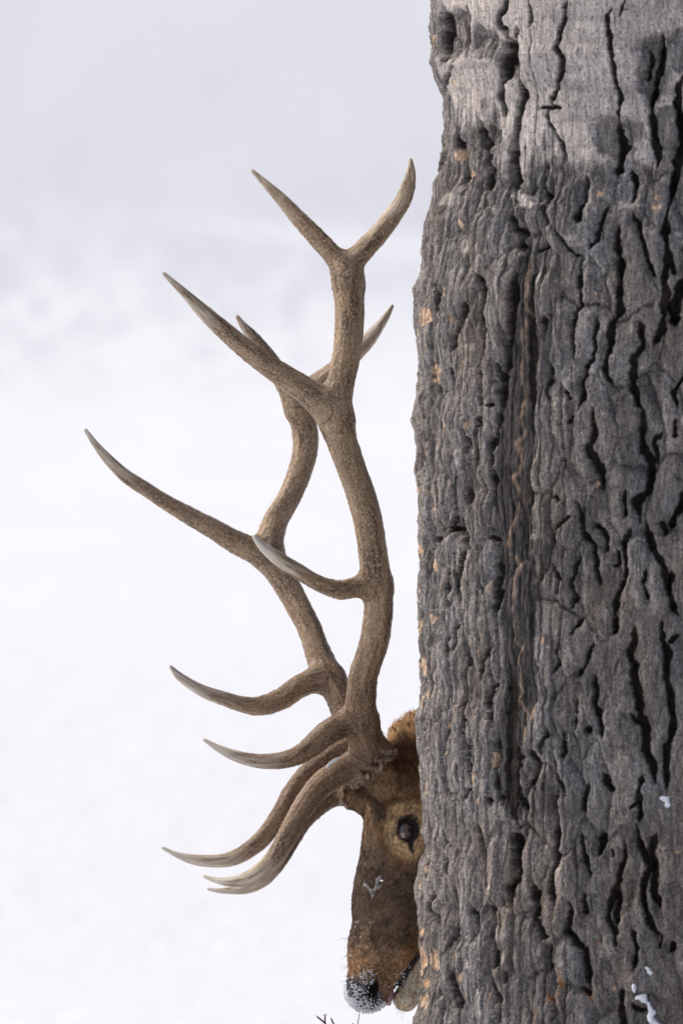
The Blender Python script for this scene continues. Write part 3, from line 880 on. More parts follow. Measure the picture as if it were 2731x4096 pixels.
    # inside of the fissures: dark brown cork, with crevice shade painted in down to near black
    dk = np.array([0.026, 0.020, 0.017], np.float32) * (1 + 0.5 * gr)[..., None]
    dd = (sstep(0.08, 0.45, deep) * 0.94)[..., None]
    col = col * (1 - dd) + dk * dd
    # pale wood vein
    for kk, pts in VEIN:
        P = tile(kk, pts)
        cu, cv = uv_of([p[0] for p in P], [p[1] for p in P])
        ia = np.searchsorted(th_ax, (min(cu) - 0.02) / TR); ib = np.searchsorted(th_ax, (max(cu) + 0.02) / TR)
        ja = np.searchsorted(z_ax, min(cv) - 0.02); jb = np.searchsorted(z_ax, max(cv) + 0.02)
        sl = (slice(ia, ib), slice(ja, jb))
        d, _ = seg_dist(U[sl] + (wu[sl] - U[sl]) * .35, V[sl], cu, cv)
        wv_ = 0.0048 if kk < 3 else 0.0026
        if kk == 1:
            wv_ = 0.0055
        a = np.exp(-(d / wv_) ** 2) * (0.55 + 0.45 * noise2(U[sl] * 90, V[sl] * 50, 71))
        a = np.clip(a * (0.55 if kk == 1 else 0.85) * (1 + .7 * gr[sl]) * sstep(-.55, .0, fbm2(U[sl] * 60, V[sl] * 45, 2, 74)), 0, 1)
        c = np.array([0.48, 0.34, 0.25], np.float32)
        col[sl] = col[sl] * (1 - a[..., None]) + c * a[..., None]
        h[sl] += 0.004 * a
    for (kk, x, y, rx, ry, kd) in PALE:
        (px, py), = tile(kk, [(x, y)])
        cu, cv = uv_of(px, py)
        ku = rx / TK / PPM / max(0.22, math.cos(cu / TR)) * 1.0
        kv = ry / TK / PPM
        ia = np.searchsorted(th_ax, (cu - ku * 1.8) / TR); ib = np.searchsorted(th_ax, (cu + ku * 1.8) / TR)
        ja = np.searchsorted(z_ax, cv - kv * 1.8); jb = np.searchsorted(z_ax, cv + kv * 1.8)
        sl = (slice(ia, ib), slice(ja, jb))
        if ib <= ia or jb <= ja:
            continue
        q = np.sqrt(((U[sl] - cu) / ku) ** 2 + ((V[sl] - cv) / kv) ** 2) + 0.5 * fbm2(U[sl] * 90, V[sl] * 30, 4, 72)
        a = 1 - sstep(0.80, 0.95, q)
        n = 0.5 + 0.5 * fbm2(U[sl] * 160, V[sl] * 60, 3, 73)
        cA = np.array([(0.80, 0.62, 0.47), (0.62, 0.38, 0.20), (0.62, 0.56, 0.52)][kd], np.float32)
        cB = np.array([(0.66, 0.43, 0.27), (0.74, 0.55, 0.38), (0.48, 0.43, 0.40)][kd], np.float32)
        c = cA * (n[..., None]) + cB * (1 - n[..., None])
        a = a * (0.35 + 0.5 * n if kd == 2 else 0.62 + 0.38 * n)
        col[sl] = col[sl] * (1 - a[..., None]) + c * a[..., None]
        h[sl] -= a * (0.0015 if kd == 2 else 0.003)
    # small warm chips along the left limb
    ch = sstep(0.60, 0.68, fbm2(U * 55, V * 18, 3, 81) + 0.10 * leftz) * sstep(-0.40, -0.52, U)
    c = np.array([0.60, 0.42, 0.28], np.float32)
    col = col * (1 - ch[..., None] * 0.8) + c * ch[..., None] * 0.8
    # orange lichen and rusty speckle low on the right
    def blob(kk, x, y, rx, ry):
        (px, py), = tile(kk, [(x, y)])
        a, b = uv_of(px, py)
        return np.exp(-(((U - a) / (rx / TK / PPM)) ** 2 + ((V - b) / (ry / TK / PPM)) ** 2))
    ol = np.maximum.reduce([blob(4, 850, 920, 26, 100), blob(4, 800, 1010, 45, 40), blob(4, 460, 1030, 30, 40) * .8, blob(4, 1010, 980, 40, 60) * .8, blob(4, 700, 1110, 70, 50) * .7, blob(4, 1065, 690, 16, 12)])
    lm = sstep(0.45, 0.75, ol * 0.8 + 0.75 * fbm2(U * 120, V * 120, 3, 82))* sstep(0.12, 0.3, ol)
    rz = np.maximum(blob(4, 1500, 900, 420, 700), blob(4, 900, 1150, 600, 260))
    rs = rz * sstep(0.40, 0.62, fbm2(U * 130, V * 130, 2, 83)) * 0.55
    brn = rz * sstep(0.0, 0.5, fbm2(U * 9, V * 7, 3, 84)) * 0.45
    col = col * (1 - brn[..., None]) + col * np.array([1.12, 0.84, 0.68], np.float32) * brn[..., None]
    lc = np.array([0.36, 0.14, 0.035], np.float32)
    a = np.clip(lm * 0.7, 0, 1)[..., None]
    col = col * (1 - a) + lc * a
    a = rs[..., None]
    col = col * (1 - a) + np.array([0.30, 0.09, 0.03], np.float32) * a
    return h, np.clip(col, 0.012, 0.75)


th = np.concatenate([np.linspace(-PI, R_(-112), 46)[:-1], np.linspace(R_(-112), R_(-100), 60)[:-1], np.linspace(R_(-100), R_(12), 700)[:-1], np.linspace(R_(12), R_(75), 190)[:-1], np.linspace(R_(75), PI, 80)])
zz = np.concatenate([np.linspace(-0.15, 0.50, 110)[:-1], np.linspace(0.50, 2.60, 1230)[:-1], np.linspace(2.60, 3.2, 180)[:-1], np.linspace(3.2, 7.5, 330)])
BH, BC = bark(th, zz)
# close the seam at the back
for a_ in (BH, BC):
    a_[-1] = a_[0]
RR = trunk_radius(zz)[None, :] + BH - 0.002
# plumb axis with a very slight bend, buttress ridges near the ground
butt = np.maximum(0, (0.5 - zz) / 0.5)[None, :] ** 2 * 0.10 * (0.5 + 0.5 * np.cos(th[:, None] * 5 + 1))
RR = RR + butt
XX = TX + np.sin(th)[:, None] * RR + np.where(zz > 3, (zz - 3) * 0.04, 0)[None, :]
YY = TY - np.cos(th)[:, None] * RR
ZZ = np.broadcast_to(zz[None, :], XX.shape)
nt, nz = XX.shape
ids = np.arange(nt * nz).reshape(nt, nz)
ids[-1] = ids[0]
tf = np.stack([ids[:-1, :-1].ravel(), ids[1:, :-1].ravel(), ids[1:, 1:].ravel(), ids[:-1, 1:].ravel()], 1)

m_bark = Mat("cottonwood_bark", 0.85, 0.22)
bcol = m_bark.attr('col').outputs['Color']
bc = m_bark.coord()
n1 = m_bark.noise(m_bark.mapping(bc, (1, 1, 0.7)), 380, 5, 0.75)
n2 = m_bark.noise(m_bark.mapping(bc, (1, 1, 0.18)), 170, 5, 0.65)
f = m_bark.math('ADD', m_bark.math('MULTIPLY', n1, 0.9), m_bark.math('MULTIPLY', n2, 0.7))
g1 = m_bark.ramp(f, [(0.60, (0.42, 0.41, 0.40)), (0.80, (1, 1, 1)), (1.0, (2.0, 1.95, 1.9))])
m_bark.color(m_bark.mix(1.0, bcol, g1, 'MULTIPLY'))
m_bark.bump(f, 0.0032, 1.0)
TREE = empty('cottonwood_tree', (TX, TY, 0))
tag(TREE, 'thick old tree trunk with deeply furrowed grey bark hiding the elk', 'tree')
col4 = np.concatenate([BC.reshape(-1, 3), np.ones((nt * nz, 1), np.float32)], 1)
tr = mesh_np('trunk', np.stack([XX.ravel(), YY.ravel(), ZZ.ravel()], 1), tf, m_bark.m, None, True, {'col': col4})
keep_world(tr, TREE)

# bare limbs high above the frame, so that the trunk does not just stop
def tube(P, Rr, sides=10, wob=0.0):
    P = np.asarray(P, float); Rr = np.asarray(Rr, float)
    T = np.gradient(P, axis=0)
    T /= np.linalg.norm(T, axis=1)[:, None] + 1e-9
    up = np.array([0.31, 0.87, 0.12])
    V, F = [], []
    for i in range(len(P)):
        a = np.cross(T[i], up); a /= np.linalg.norm(a) + 1e-9
        b = np.cross(T[i], a)
        for s in range(sides):
            q = 2 * PI * s / sides
            r = Rr[i] * (1 + wob * math.sin(3.1 * s + i * 1.7))
            V.append(P[i] + r * (a * math.cos(q) + b * math.sin(q)))
    for i in range(len(P) - 1):
        for s in range(sides):
            F.append((i * sides + s, i * sides + (s + 1) % sides, (i + 1) * sides + (s + 1) % sides, (i + 1) * sides + s))
    return V, F


def join_tubes(lst, sides=10, wob=0.0):
    V, F = [], []
    for P, Rr in lst:
        v, f_ = tube(P, Rr, sides, wob)
        F += [tuple(i + len(V) for i in q) for q in f_]
        V += v
    return np.array(V), np.array(F)


m_limb = Mat("limb_bark", 0.9, 0.2)
m_limb.color(m_limb.ramp(m_limb.noise(m_limb.coord(), 25, 5), [(0.3, (0.08, 0.075, 0.07)), (0.7, (0.2, 0.185, 0.175))]))
rt = trunk_radius(np.array([7.4]))[0]
limb_list = []
for k in range(5):
    a = k * 1.31 + 0.4
    L = 2.6 + 0.5 * (k % 3)
    p0 = np.array([TX + 0.18, TY, 7.0 - 0.25 * (k % 2)])
    d = np.array([math.cos(a) * 0.75, math.sin(a) * 0.75, 0.9])
    pts = [p0 + d * L * t + np.array([0.12 * math.sin(5 * t + k), 0.12 * math.cos(4 * t + k), 0.5 * t * t]) for t in np.linspace(0, 1, 12)]
    rad = [0.24 * (1 - t) ** 0.8 + 0.015 for t in np.linspace(0, 1, 12)]
    limb_list.append((pts, rad))
    for j in (4, 6, 8):
        d2 = np.array([math.cos(a + j), math.sin(a + j), 0.7])
        limb_list.append(([pts[j] + d2 * 1.1 * t + np.array([0, 0, .2 * t * t]) for t in np.linspace(0, 1, 7)], [rad[j] * 0.5 * (1 - t) + 0.006 for t in np.linspace(0, 1, 7)]))
lv, lf = join_tubes(limb_list, 10, 0.05)
lb = mesh_np('crown', lv, lf, m_limb.m)
keep_world(lb, TREE)


def bark_point(px, py, lift=0.0):
    """a point on the real relief of the bark under photo pixel, and its outward normal"""
    cu, cv = uv_of(px, py)
    i = int(np.clip(np.searchsorted(th, cu / TR), 0, nt - 1))
    j = int(np.clip(np.searchsorted(zz, cv), 0, nz - 1))
    nrm = np.array([math.sin(th[i]), -math.cos(th[i]), 0.0])
    return np.array([XX[i, j], YY[i, j], ZZ[i, j]]) + nrm * lift, nrm


# snow lodged in the bark: each patch is a thing
m_sn2 = Mat("lodged_snow", 0.6, 0.3)
m_sn2.color((0.76, 0.78, 0.84))
m_sn2.bump(m_sn2.noise(m_sn2.coord(), 500, 4), 0.001, 0.6)


def snow_patch(name, label, pts, radii):
    P = []; 
    for (x, y) in pts:
        q, nrm = bark_point(1640 + x / TK, 3280 + y / TK, 0.0)
        P.append(q)
    P = np.array(P)
    # stay just on top of the highest bark nearby
    ym = np.minimum.accumulate(P[:, 1])[-1]
    P[:, 1] = P[:, 1] * 0.5 + ym * 0.5 - 0.002
    if len(P) == 1:
        P = np.concatenate([P, P + [[0.002, 0, -0.003]]]); radii = [radii[0], radii[0] * .8]
    Pc, Rc = catmull(P, np.array(radii) * .85 / TK / PPM, 0.004)
    lo = (Pc - Rc[:, None]).min(0) - 0.02; hi = (Pc + Rc[:, None]).max(0) + 0.02
    Fd = Field(*[np.arange(l, h_, 0.0016) for l, h_ in zip(lo, hi)])
    Fd.chain(Pc, Rc, 0.006)
    v, f_ = Fd.mesh()
    c = v.mean(0)
    v = v + (noise3(v * 140, 5)[:, None] * 0.0030 + noise3(v * 380, 6)[:, None] * 0.0014) * np.array([1, .6, 1])
    o = mesh_np(name, v - c, f_, m_sn2.m)
    o.location = c
    tag(o, label, 'snow patch', 'snow patches lodged in the bark')
    return o


snow_patch('snow_patch', 'largest snow patch, a long ragged streak low on the bark', [(1292, 995), (1318, 1000), (1340, 1030), (1362, 1070), (1378, 1085), (1352, 1108), (1385, 1135), (1412, 1160)], [12, 18, 15, 15, 15, 18, 20, 12])
snow_patch('snow_patch', 'small oval snow patch just above the long ragged streak', [(1268, 938), (1270, 958)], [16, 15])
snow_patch('snow_patch', 'narrow slanting sliver of snow above the oval patch on the bark', [(1332, 835), (1348, 848), (1368, 862)], [8, 13, 9])
snow_patch('snow_patch', 'rounded snow lump caught in the bark, highest of the snow patches', [(1425, -137), (1448, -122), (1462, -98)], [12, 20, 16])

# ================================================================== THE ELK
ELK = empty('elk', (1.25, 0.40, 0))
tag(ELK, 'bull elk with large antlers peering out from behind the tree trunk', 'elk')

# --- head frame
Lh = np.array([0.04, -0.17, 0.03]); Lh /= np.linalg.norm(Lh)
Dh = np.array([-0.17, 0.0, -0.97]); Dh -= Dh.dot(Lh) * Lh; Dh /= np.linalg.norm(Dh)
Nh = np.cross(Lh, Dh)
if Nh[0] > 0: Nh = -Nh
HF = np.array([Lh, Dh, Nh])
eye_w = at(1621, 3327, -0.075)
Oh = eye_w - 0.072 * Lh


def hp(l, d, n):
    return Oh + l * Lh + d * Dh + n * Nh


xs = spaced([(-0.02, 0.0024), (0.34, 0.008), (0.6, 0.016), (3.0, 1)])
ys = spaced([(-0.16, 0.0028), (0.15, 0.006), (0.3, 0.014), (0.9, 1)])
zs = spaced([(-0.03, 0.014), (0.54, 0.0026), (1.22, 0.008), (1.36, 0.016), (1.9, 1)])
B = Field(xs, ys, zs)
# torso, neck, legs
tor = [((0.24, 0.08, 1.02), .105), ((0.42, 0.15, 1.06), .135), ((0.70, 0.24, 1.12), .17), ((1.05, 0.33, 1.18), .23), ((1.35, 0.40, 1.13), .29), ((1.75, 0.44, 1.08), .31), ((2.2, 0.44, 1.10), .29), ((2.55, 0.42, 1.14), .25)]
P, Q = catmull([t[0] for t in tor], [t[1] for t in tor], 0.12)
B.chain(P, Q, 0.06)
B.chain(np.array([(1.2, 0.38, 1.32), (1.5, 0.42, 1.30)]), np.array([.16, .12]), 0.08)
for sy in (-1, 1):
    yc = 0.40
    B.chain(np.array([(1.30, yc + sy * .13, .98), (1.22, yc + sy * .13, .72), (1.20, yc + sy * .12, .50), (1.22, yc + sy * .12, .30), (1.21, yc + sy * .12, .12), (1.19, yc + sy * .12, 0.02)]),
            np.array([.14, .085, .048, .034, .036, .045]), 0.04)
    B.chain(np.array([(2.50, yc + sy * .13, 1.02), (2.38, yc + sy * .14, .82), (2.52, yc + sy * .13, .62), (2.64, yc + sy * .12, .50), (2.60, yc + sy * .12, .28), (2.58, yc + sy * .12, .10), (2.55, yc + sy * .12, 0.02)]),
            np.array([.18, .13, .075, .050, .036, .038, .045]), 0.04)
B.chain(np.array([(2.78, .42, 1.22), (2.85, .42, 1.12)]), np.array([.035, .025]), 0.03)
# head
B.ecapsule(hp(0, -.075, -.045), hp(0, .01, -.045), .098, .098, 0.03, HF, 0.92)
B.ecapsule(hp(0, -.01, -.022), hp(0, .12, -.010), .078, .068, 0.03, HF, 0.82)
B.ecapsule(hp(0, .10, -.010), hp(0, .225, .000), .069, .059, 0.03, HF, 0.80)
B.ecapsule(hp(0, .22, .001), hp(0, .275, .012), .058, .045, 0.02, HF, 0.90)
B.ellipsoid(hp(0, .303, .018), (.043, .034, .036), 0.02, HF)
for s in (-1, 1):
    B.ellipsoid(hp(s * .058, -.012, .012), (.026, .042, .034), 0.03, HF)       # brow
    B.ellipsoid(hp(s * .058, .03, -.085), (.028, .085, .055), 0.04, HF)        # cheek
    B.ellipsoid(hp(s * .030, .284, .030), (.020, .030, .020), 0.012, HF)       # nostril wing
    B.ellipsoid(hp(s * .050, .10, -.012), (.016, .070, .018), 0.03, HF)        # cheek ridge
# lower jaw
B.ecapsule(hp(0, .0, -.130), hp(0, .235, -.100), .052, .030, 0.025, HF, 0.85)
B.ecapsule(hp(0, .23, -.099), hp(0, .306, -.058), .028, .022, 0.012, HF, 0.95)
# pedicles
nb, fb = at(1496, 3064, -0.05), at(1412, 3166, 0.05)
B.chain(np.array([hp(.045, -.085, .02), nb]), np.array([.045, .036]), 0.03)
B.chain(np.array([hp(-.045, -.075, .02), fb]), np.array([.040, .032]), 0.03)
# ears: behind the antler bases, held back against the neck
for s in (-1, 1):
    e0 = hp(s * .085, -.125, -.055)
    e1 = e0 + np.array([.06, -s * .05, .055])
    e2 = e0 + np.array([.15, -s * .09, .10])
    P, Q = catmull([e0, e1, (e1 + e2) / 2, e2], [.024, .034, .028, .008], 0.01)
    B.chain(P, Q, 0.02)
    B.ellipsoid(e1 + np.array([.01, 0, -.006]) + Lh * s * .03, (.07, .012, .022), 0.01, None, True)
# withers mane hump that shows beside the trunk
B.ellipsoid(at(1768, 3052, 0.03), (.110, .09, .085), 0.03)
B.ellipsoid(at(1640, 3060, 0.0), (.045, .05, .045), 0.02)
# eye sockets, nostrils, mouth, tear glands
for s in (-1, 1):
    B.ellipsoid(hp(s * .079, 0, .001), (.016, .0230, .0185), 0.006, HF, True)
    B.ellipsoid(hp(s * .043, .300, .016), (.019, .022, .0105), 0.004, HF, True)
    B.ecapsule(hp(s * .074, .026, -.006), hp(s * .068, .055, -.014), .005, .003, 0.004, HF, 1.0, True)
for d0 in np.arange(.20, .345, .008):
    t = (d0 - .20) / .145
    for s in (-1, 1):
        B.ellipsoid(hp(s * (.062 - .010 * t), d0, -.062 + (d0 - .226) * .48), (.044, .010, .0034 + .0022 * t), 0.003, HF, True)
bv, bf = B.mesh()

rel = bv - Oh
l_, d_, n_ = rel @ Lh, rel @ Dh, rel @ Nh


def mixc(c, a, col):
    a = np.clip(a, 0, 1)[:, None]
    return c * (1 - a) + np.array(col, np.float32) * a


def elk_color(v, jitter=True):
    rel = v - Oh
    l, d, n = rel @ Lh, rel @ Dh, rel @ Nh
    l = np.abs(l)
    nz = noise3(v * 38, 3) * 0.5 + noise3(v * 90, 4) * 0.3
    c = np.tile(np.array([0.100, 0.068, 0.044], np.float32), (len(v), 1))           # mid face brown
    c = mixc(c, sstep(.05, -.02, d) , (0.140, 0.086, 0.046))                      # forehead
    c = mixc(c, sstep(.20, .25, d + nz * .03) * sstep(.40, .29, d), (0.175, 0.112, 0.066))   # lighter band before the nose
    c = mixc(c, np.exp(-((d - .262) / .022) ** 2) * sstep(-.03, .03, n + nz * .02) * .7, (0.25, 0.14, 0.065))
    c = mixc(c, sstep(.045, .015, n + .062 - (d - .226) * .48) * sstep(.10, .2, d) * .8, (0.24, 0.14, 0.07))       # lip edge
    # dark top of the muzzle
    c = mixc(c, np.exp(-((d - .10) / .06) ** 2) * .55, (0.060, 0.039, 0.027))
    # pale surround of the eye, rusty rim, dark crease running down from the far antler base
    qx, qz = (v[:, 0] - Oh[0]) * PPM, (v[:, 2] - Oh[2]) * PPM       # side-on coordinates about the eye line, in 1/2100 m
    q = np.sqrt(((qx - 36) / 88) ** 2 + ((qz - 42) / np.where(qz > 42, 100, 138)) ** 2)
    side_ = sstep(.010, .035, l)
    c = mixc(c, np.exp(-((q - 1.14) / .18) ** 2) * .5 * side_ * (qx < 60), (0.15, 0.070, 0.024))
    c = mixc(c, sstep(1.18, .74, q + nz * .14) * .97 * side_, (0.34, 0.225, 0.120))
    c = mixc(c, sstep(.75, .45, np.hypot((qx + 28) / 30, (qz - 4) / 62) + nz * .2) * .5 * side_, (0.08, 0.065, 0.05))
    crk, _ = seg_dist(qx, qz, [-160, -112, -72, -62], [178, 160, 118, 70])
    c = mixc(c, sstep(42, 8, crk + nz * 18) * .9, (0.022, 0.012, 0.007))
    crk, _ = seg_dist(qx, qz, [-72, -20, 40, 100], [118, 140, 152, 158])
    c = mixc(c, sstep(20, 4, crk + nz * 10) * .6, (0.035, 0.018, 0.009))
    # dark skin round the eye and tear line
    q2 = np.sqrt((d / 1.12) ** 2 + (n - .001) ** 2)
    c = mixc(c, sstep(.0258, .0218, q2) * (l > .05), (0.018, 0.014, 0.014))
    tl = np.abs(n + .001 + (d - .015) * .42)
    tw = np.interp(d, [.012, .022, .034, .060], [.016, .011, .0045, .0022])
    c = mixc(c, sstep(1.15, .75, tl / tw) * sstep(.010, .014, d) * sstep(.054, .042, d) * (l > .045), (0.016, 0.012, 0.011))
    # nose pad and lips
    c = mixc(c, sstep(.292, .306, d + (n - .02) * .35 + nz * .004) * sstep(-.02, .0, n), (0.030, 0.028, 0.032))
    c = mixc(c, sstep(.021, .014, np.hypot((d - .300) , (n - .016) * 1.5)) * (l > .018), (0.015, 0.012, 0.012))
    # lower jaw: tan grey with a dark front edge
    ml = n + .062 - (d - .226) * .48
    jaw = sstep(.001, -.004, ml) * sstep(.15, .20, d)
    c = mixc(c, jaw, (0.40, 0.32, 0.23))
    c = mixc(c, sstep(.010, .004, np.abs(ml + .004)) * sstep(.19, .23, d), (0.04, 0.034, 0.034))
    # neck mane: dark rust then bright ginger
    X, Y, Z = v[:, 0], v[:, 1], v[:, 2]
    g = sstep(.08, .115, X + (Z - 1.02) * .15) * sstep(1.00, 1.045, Z)
    c = mixc(c, g, (0.060, 0.028, 0.012))
    c = mixc(c, sstep(1.084, 1.104, Z + nz * .014) * g, (0.27, 0.170, 0.085))
    # body coat, far right
    far = sstep(.30, .55, X)
    c = mixc(c, far, (0.09, 0.05, 0.03))
    bd = sstep(.95, 1.25, X)
    c = mixc(c, bd, (0.30, 0.21, 0.13))
    c = mixc(c, bd * sstep(.8, .6, Z), (0.08, 0.05, 0.035))
    c = mixc(c, (Z < .07), (0.02, 0.018, 0.016))
    c = c * (1 + nz * .35)[:, None]
    return np.clip(c * np.array([1.36, 1.36, 1.36]), .006, .8)


m_coat = Mat("elk_coat", 0.8, 0.15)
cA = m_coat.attr('col').outputs['Color']
nn = m_coat.noise(m_coat.coord(), 350, 4, 0.6)
m_coat.color(m_coat.mix(1.0, cA, m_coat.ramp(nn, [(0.3, (.65, .65, .65)), (0.7, (1.3, 1.3, 1.3))]), 'MULTIPLY'))
m_coat.bump(nn, 0.001, 0.5)
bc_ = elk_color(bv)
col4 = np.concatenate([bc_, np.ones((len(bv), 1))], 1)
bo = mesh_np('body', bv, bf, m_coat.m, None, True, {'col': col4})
keep_world(bo, ELK)

# --- fur strands on the head and neck that show
tri0, tri1, tri2, tri3 = (bv[bf[:, k]] for k in range(4))
cen = (tri0 + tri1 + tri2 + tri3) / 4
nrm = np.cross(tri2 - tri0, tri3 - tri1)
area = np.linalg.norm(nrm, axis=1) * .5
nrm /= np.linalg.norm(nrm, axis=1)[:, None] + 1e-12
relc = cen - Oh
dd_, nn_, ll_ = relc @ Dh, relc @ Nh, relc @ Lh
wgt = area.copy()
wgt *= (cen[:, 0] < .33) * (cen[:, 1] < .10) * (cen[:, 2] < 1.22)
wgt *= np.where(nrm[:, 1] < .35, 1, .05)
wgt *= np.where(cen[:, 0] > .20, .25, 1)
eyed = np.sqrt(dd_ ** 2 + (nn_ - .001) ** 2)
wgt *= ~((eyed < .023) & (np.abs(ll_) > .05))
wgt *= ~((dd_ + (nn_ - .02) * .35 > .302) & (nn_ > -.01))
wgt *= ~((np.hypot(dd_ - .298, nn_ - .019) < .017) & (np.abs(ll_) > .02))
wgt *= ~((np.abs(nn_ + .062 - (dd_ - .226) * .48) < .006) & (dd_ > .19))
NS = 90000
pick = rng.choice(len(cen), NS, p=wgt / wgt.sum())
ab = rng.random((NS, 2))
t0, t1, t2, t3 = tri0[pick], tri1[pick], tri2[pick], tri3[pick]
root = (t0 * (1 - ab[:, :1]) + t1 * ab[:, :1]) * (1 - ab[:, 1:]) + (t3 * (1 - ab[:, :1]) + t2 * ab[:, :1]) * ab[:, 1:]
fn = nrm[pick]
mane = sstep(.085, .12, root[:, 0] + (root[:, 2] - 1.02) * .15) * sstep(1.02, 1.06, root[:, 2])
comb = -Dh[None, :] * 1.0 + np.array([.35, 0, 0]) - Nh * .15
comb = np.broadcast_to(comb, root.shape).copy()
comb += mane[:, None] * np.array([-1.2, -.1, .35])
cl = np.stack([noise3(root * 55, 31), noise3(root * 55, 32), noise3(root * 55, 33)], 1) * .55
dirv = comb + cl * (1 + mane[:, None])
dirv -= (dirv * fn).sum(1)[:, None] * fn
dirv /= np.linalg.norm(dirv, axis=1)[:, None] + 1e-9
dirv = dirv + fn * (.28 + .55 * mane[:, None] + .15 * rng.random((NS, 1)))
dirv += rng.normal(0, .10, (NS, 3))
dirv /= np.linalg.norm(dirv, axis=1)[:, None]
ln = (.0085 + .004 * rng.random(NS)) * (1 + (1.2 + 2.2 * rng.random(NS)) * mane) * np.where(relc[pick] @ Dh > .23, .55, 1)
wd = (.00060 + .0003 * rng.random(NS)) * (1 + .3 * mane)
side = np.cross(dirv, fn + rng.normal(0, .4, (NS, 3)))
side /= np.linalg.norm(side, axis=1)[:, None] + 1e-9
mid = root + dirv * (ln * .55)[:, None]
tip = root + (dirv * ln[:, None]) - fn * (ln * .22)[:, None]
fvv = np.stack([root - side * wd[:, None], root + side * wd[:, None], mid - side * (wd * .75)[:, None], mid + side * (wd * .75)[:, None], tip], 1).reshape(-1, 3)
k0 = np.arange(NS) * 5
ftri = np.concatenate([np.stack([k0, k0 + 1, k0 + 3], 1), np.stack([k0, k0 + 3, k0 + 2], 1), np.stack([k0 + 2, k0 + 3, k0 + 4], 1)])
fc = elk_color(root.astype(np.float32)) * (0.85 + .85 * rng.random(NS) ** 1.5)[:, None] * 1.12
fc *= np.clip(1 + .55 * noise3(root * 260, 35) + .35 * noise3(root * 90, 36), .35, 2)[:, None]
fc = np.repeat(np.concatenate([np.clip(fc, .005, .8), np.ones((NS, 1))], 1), 5, axis=0)
NW = 40
wk = rng.choice(len(cen), NW, p=(area * (nrm[:, 1] < .4) * (dd_ > .2) * (cen[:, 0] < .14) * np.where(nn_ > .03, 1, .35)) / (area * (nrm[:, 1] < .4) * (dd_ > .2) * (cen[:, 0] < .14) * np.where(nn_ > .03, 1, .35)).sum())
wr_, wdr = cen[wk], nrm[wk] + Dh * .25 + rng.normal(0, .25, (NW, 3))
wdr /= np.linalg.norm(wdr, axis=1)[:, None]
wln = rng.uniform(.012, .030, NW)[:, None]
wsd = np.cross(wdr, [0, 1, 0.2]); wsd /= np.linalg.norm(wsd, axis=1)[:, None]
wm = wr_ + wdr * wln * .55; wt = wr_ + wdr * wln + Dh * .004
wv5 = np.stack([wr_ - wsd * .0003, wr_ + wsd * .0003, wm - wsd * .00022, wm + wsd * .00022, wt], 1).reshape(-1, 3)
k1 = NS * 5 + np.arange(NW) * 5
fvv = np.concatenate([fvv, wv5])
ftri = np.concatenate([ftri, np.stack([k1, k1 + 1, k1 + 3], 1), np.stack([k1, k1 + 3, k1 + 2], 1), np.stack([k1 + 2, k1 + 3, k1 + 4], 1)])
fc = np.concatenate([fc, np.tile([.09, .07, .055, 1], (NW * 5, 1))])
m_fur = Mat("elk_fur", 0.6, 0.25)
m_fur.color(m_fur.attr('col').outputs['Color'])
fo = mesh_np('fur', fvv, ftri, m_fur.m, None, False, {'col': fc})
keep_world(fo, ELK)

# --- eyes
def uvsphere(c, r, n=28, m=18, frame=None):
    V, F = [], []
    for i in range(m + 1):
        a = PI * i / m
        for j in range(n):
            b = 2 * PI * j / n
            p = np.array([r[0] * math.cos(a), r[1] * math.sin(a) * math.cos(b), r[2] * math.sin(a) * math.sin(b)])
            if frame is not None:
                p = p @ frame
            V.append(np.asarray(c) + p)
    for i in range(m):
        for j in range(n):
            F.append((i * n + j, i * n + (j + 1) % n, (i + 1) * n + (j + 1) % n, (i + 1) * n + j))
    return np.array(V), np.array(F)


m_eye = Mat("eye_wet", 0.06, 0.6)
m_eye.color((0.085, 0.050, 0.050))
m_eye.b.inputs['Coat IOR'].default_value = 1.9
m_eye.b.inputs['Coat Weight'].default_value = 1.0
m_eye.b.inputs['Coat Roughness'].default_value = 0.03
m_iris = Mat("iris", 0.08, 0.6)
m_iris.color((0.012, 0.008, 0.010))
m_lid = Mat("eyelid_skin", 0.45, 0.5)
m_lid.color(m_lid.ramp(m_lid.noise(m_lid.coord(), 400, 3), [(0.3, (0.016, 0.012, 0.012)), (0.7, (0.04, 0.032, 0.032))]))
for s in (-1, 1):
    v, f_ = uvsphere(hp(s * .066, 0, .001), (.0222, .0242, .0212), frame=HF)
    eo = mesh_np('eye', v, f_, m_eye.m)
    keep_world(eo, ELK)
    v, f_ = uvsphere(hp(s * .0815, -.001, -.0030), (.0071, .0075, .0055), frame=HF)
    io = mesh_np('pupil', v, f_, m_iris.m)
    io.parent = eo
    P_, R__ = [], []
    for i in range(41):
        a = 2 * PI * i / 40
        ca, sa = math.cos(a), math.sin(a)
        q = hp(s * (.0800 - .0040 * ca * ca), .0215 * ca * (1.12 if ca > 0 else 1), -.003 + .004 + .0178 * sa + .003 * ca)
        P_.append(q)
        R__.append(.0026 + .0008 * (sa > .2) * sa)
    v, f_ = tube(P_, R__, 8)
    lo_ = mesh_np('eyelid', np.array(v), np.array(f_), m_lid.m)
    keep_world(lo_, ELK)

# tongue tip between the lips
m_tng = Mat("tongue_skin", 0.35, 0.5)
m_tng.color((0.30, 0.17, 0.20))
v, f_ = uvsphere(hp(.006, .303, -.024), (.018, .020, .0080), frame=HF)
keep_world(mesh_np('tongue', v, f_, m_tng.m), ELK)

# --- antlers
def chain_pts(lst):
    """lst of (px, py, r_px, Y)"""
    P_ = [at(a, b, y) for a, b, r, y in lst]
    R__ = [r * (CAM_D + y) / CAM_D / PPM for a, b, r, y in lst]
    return P_, R__


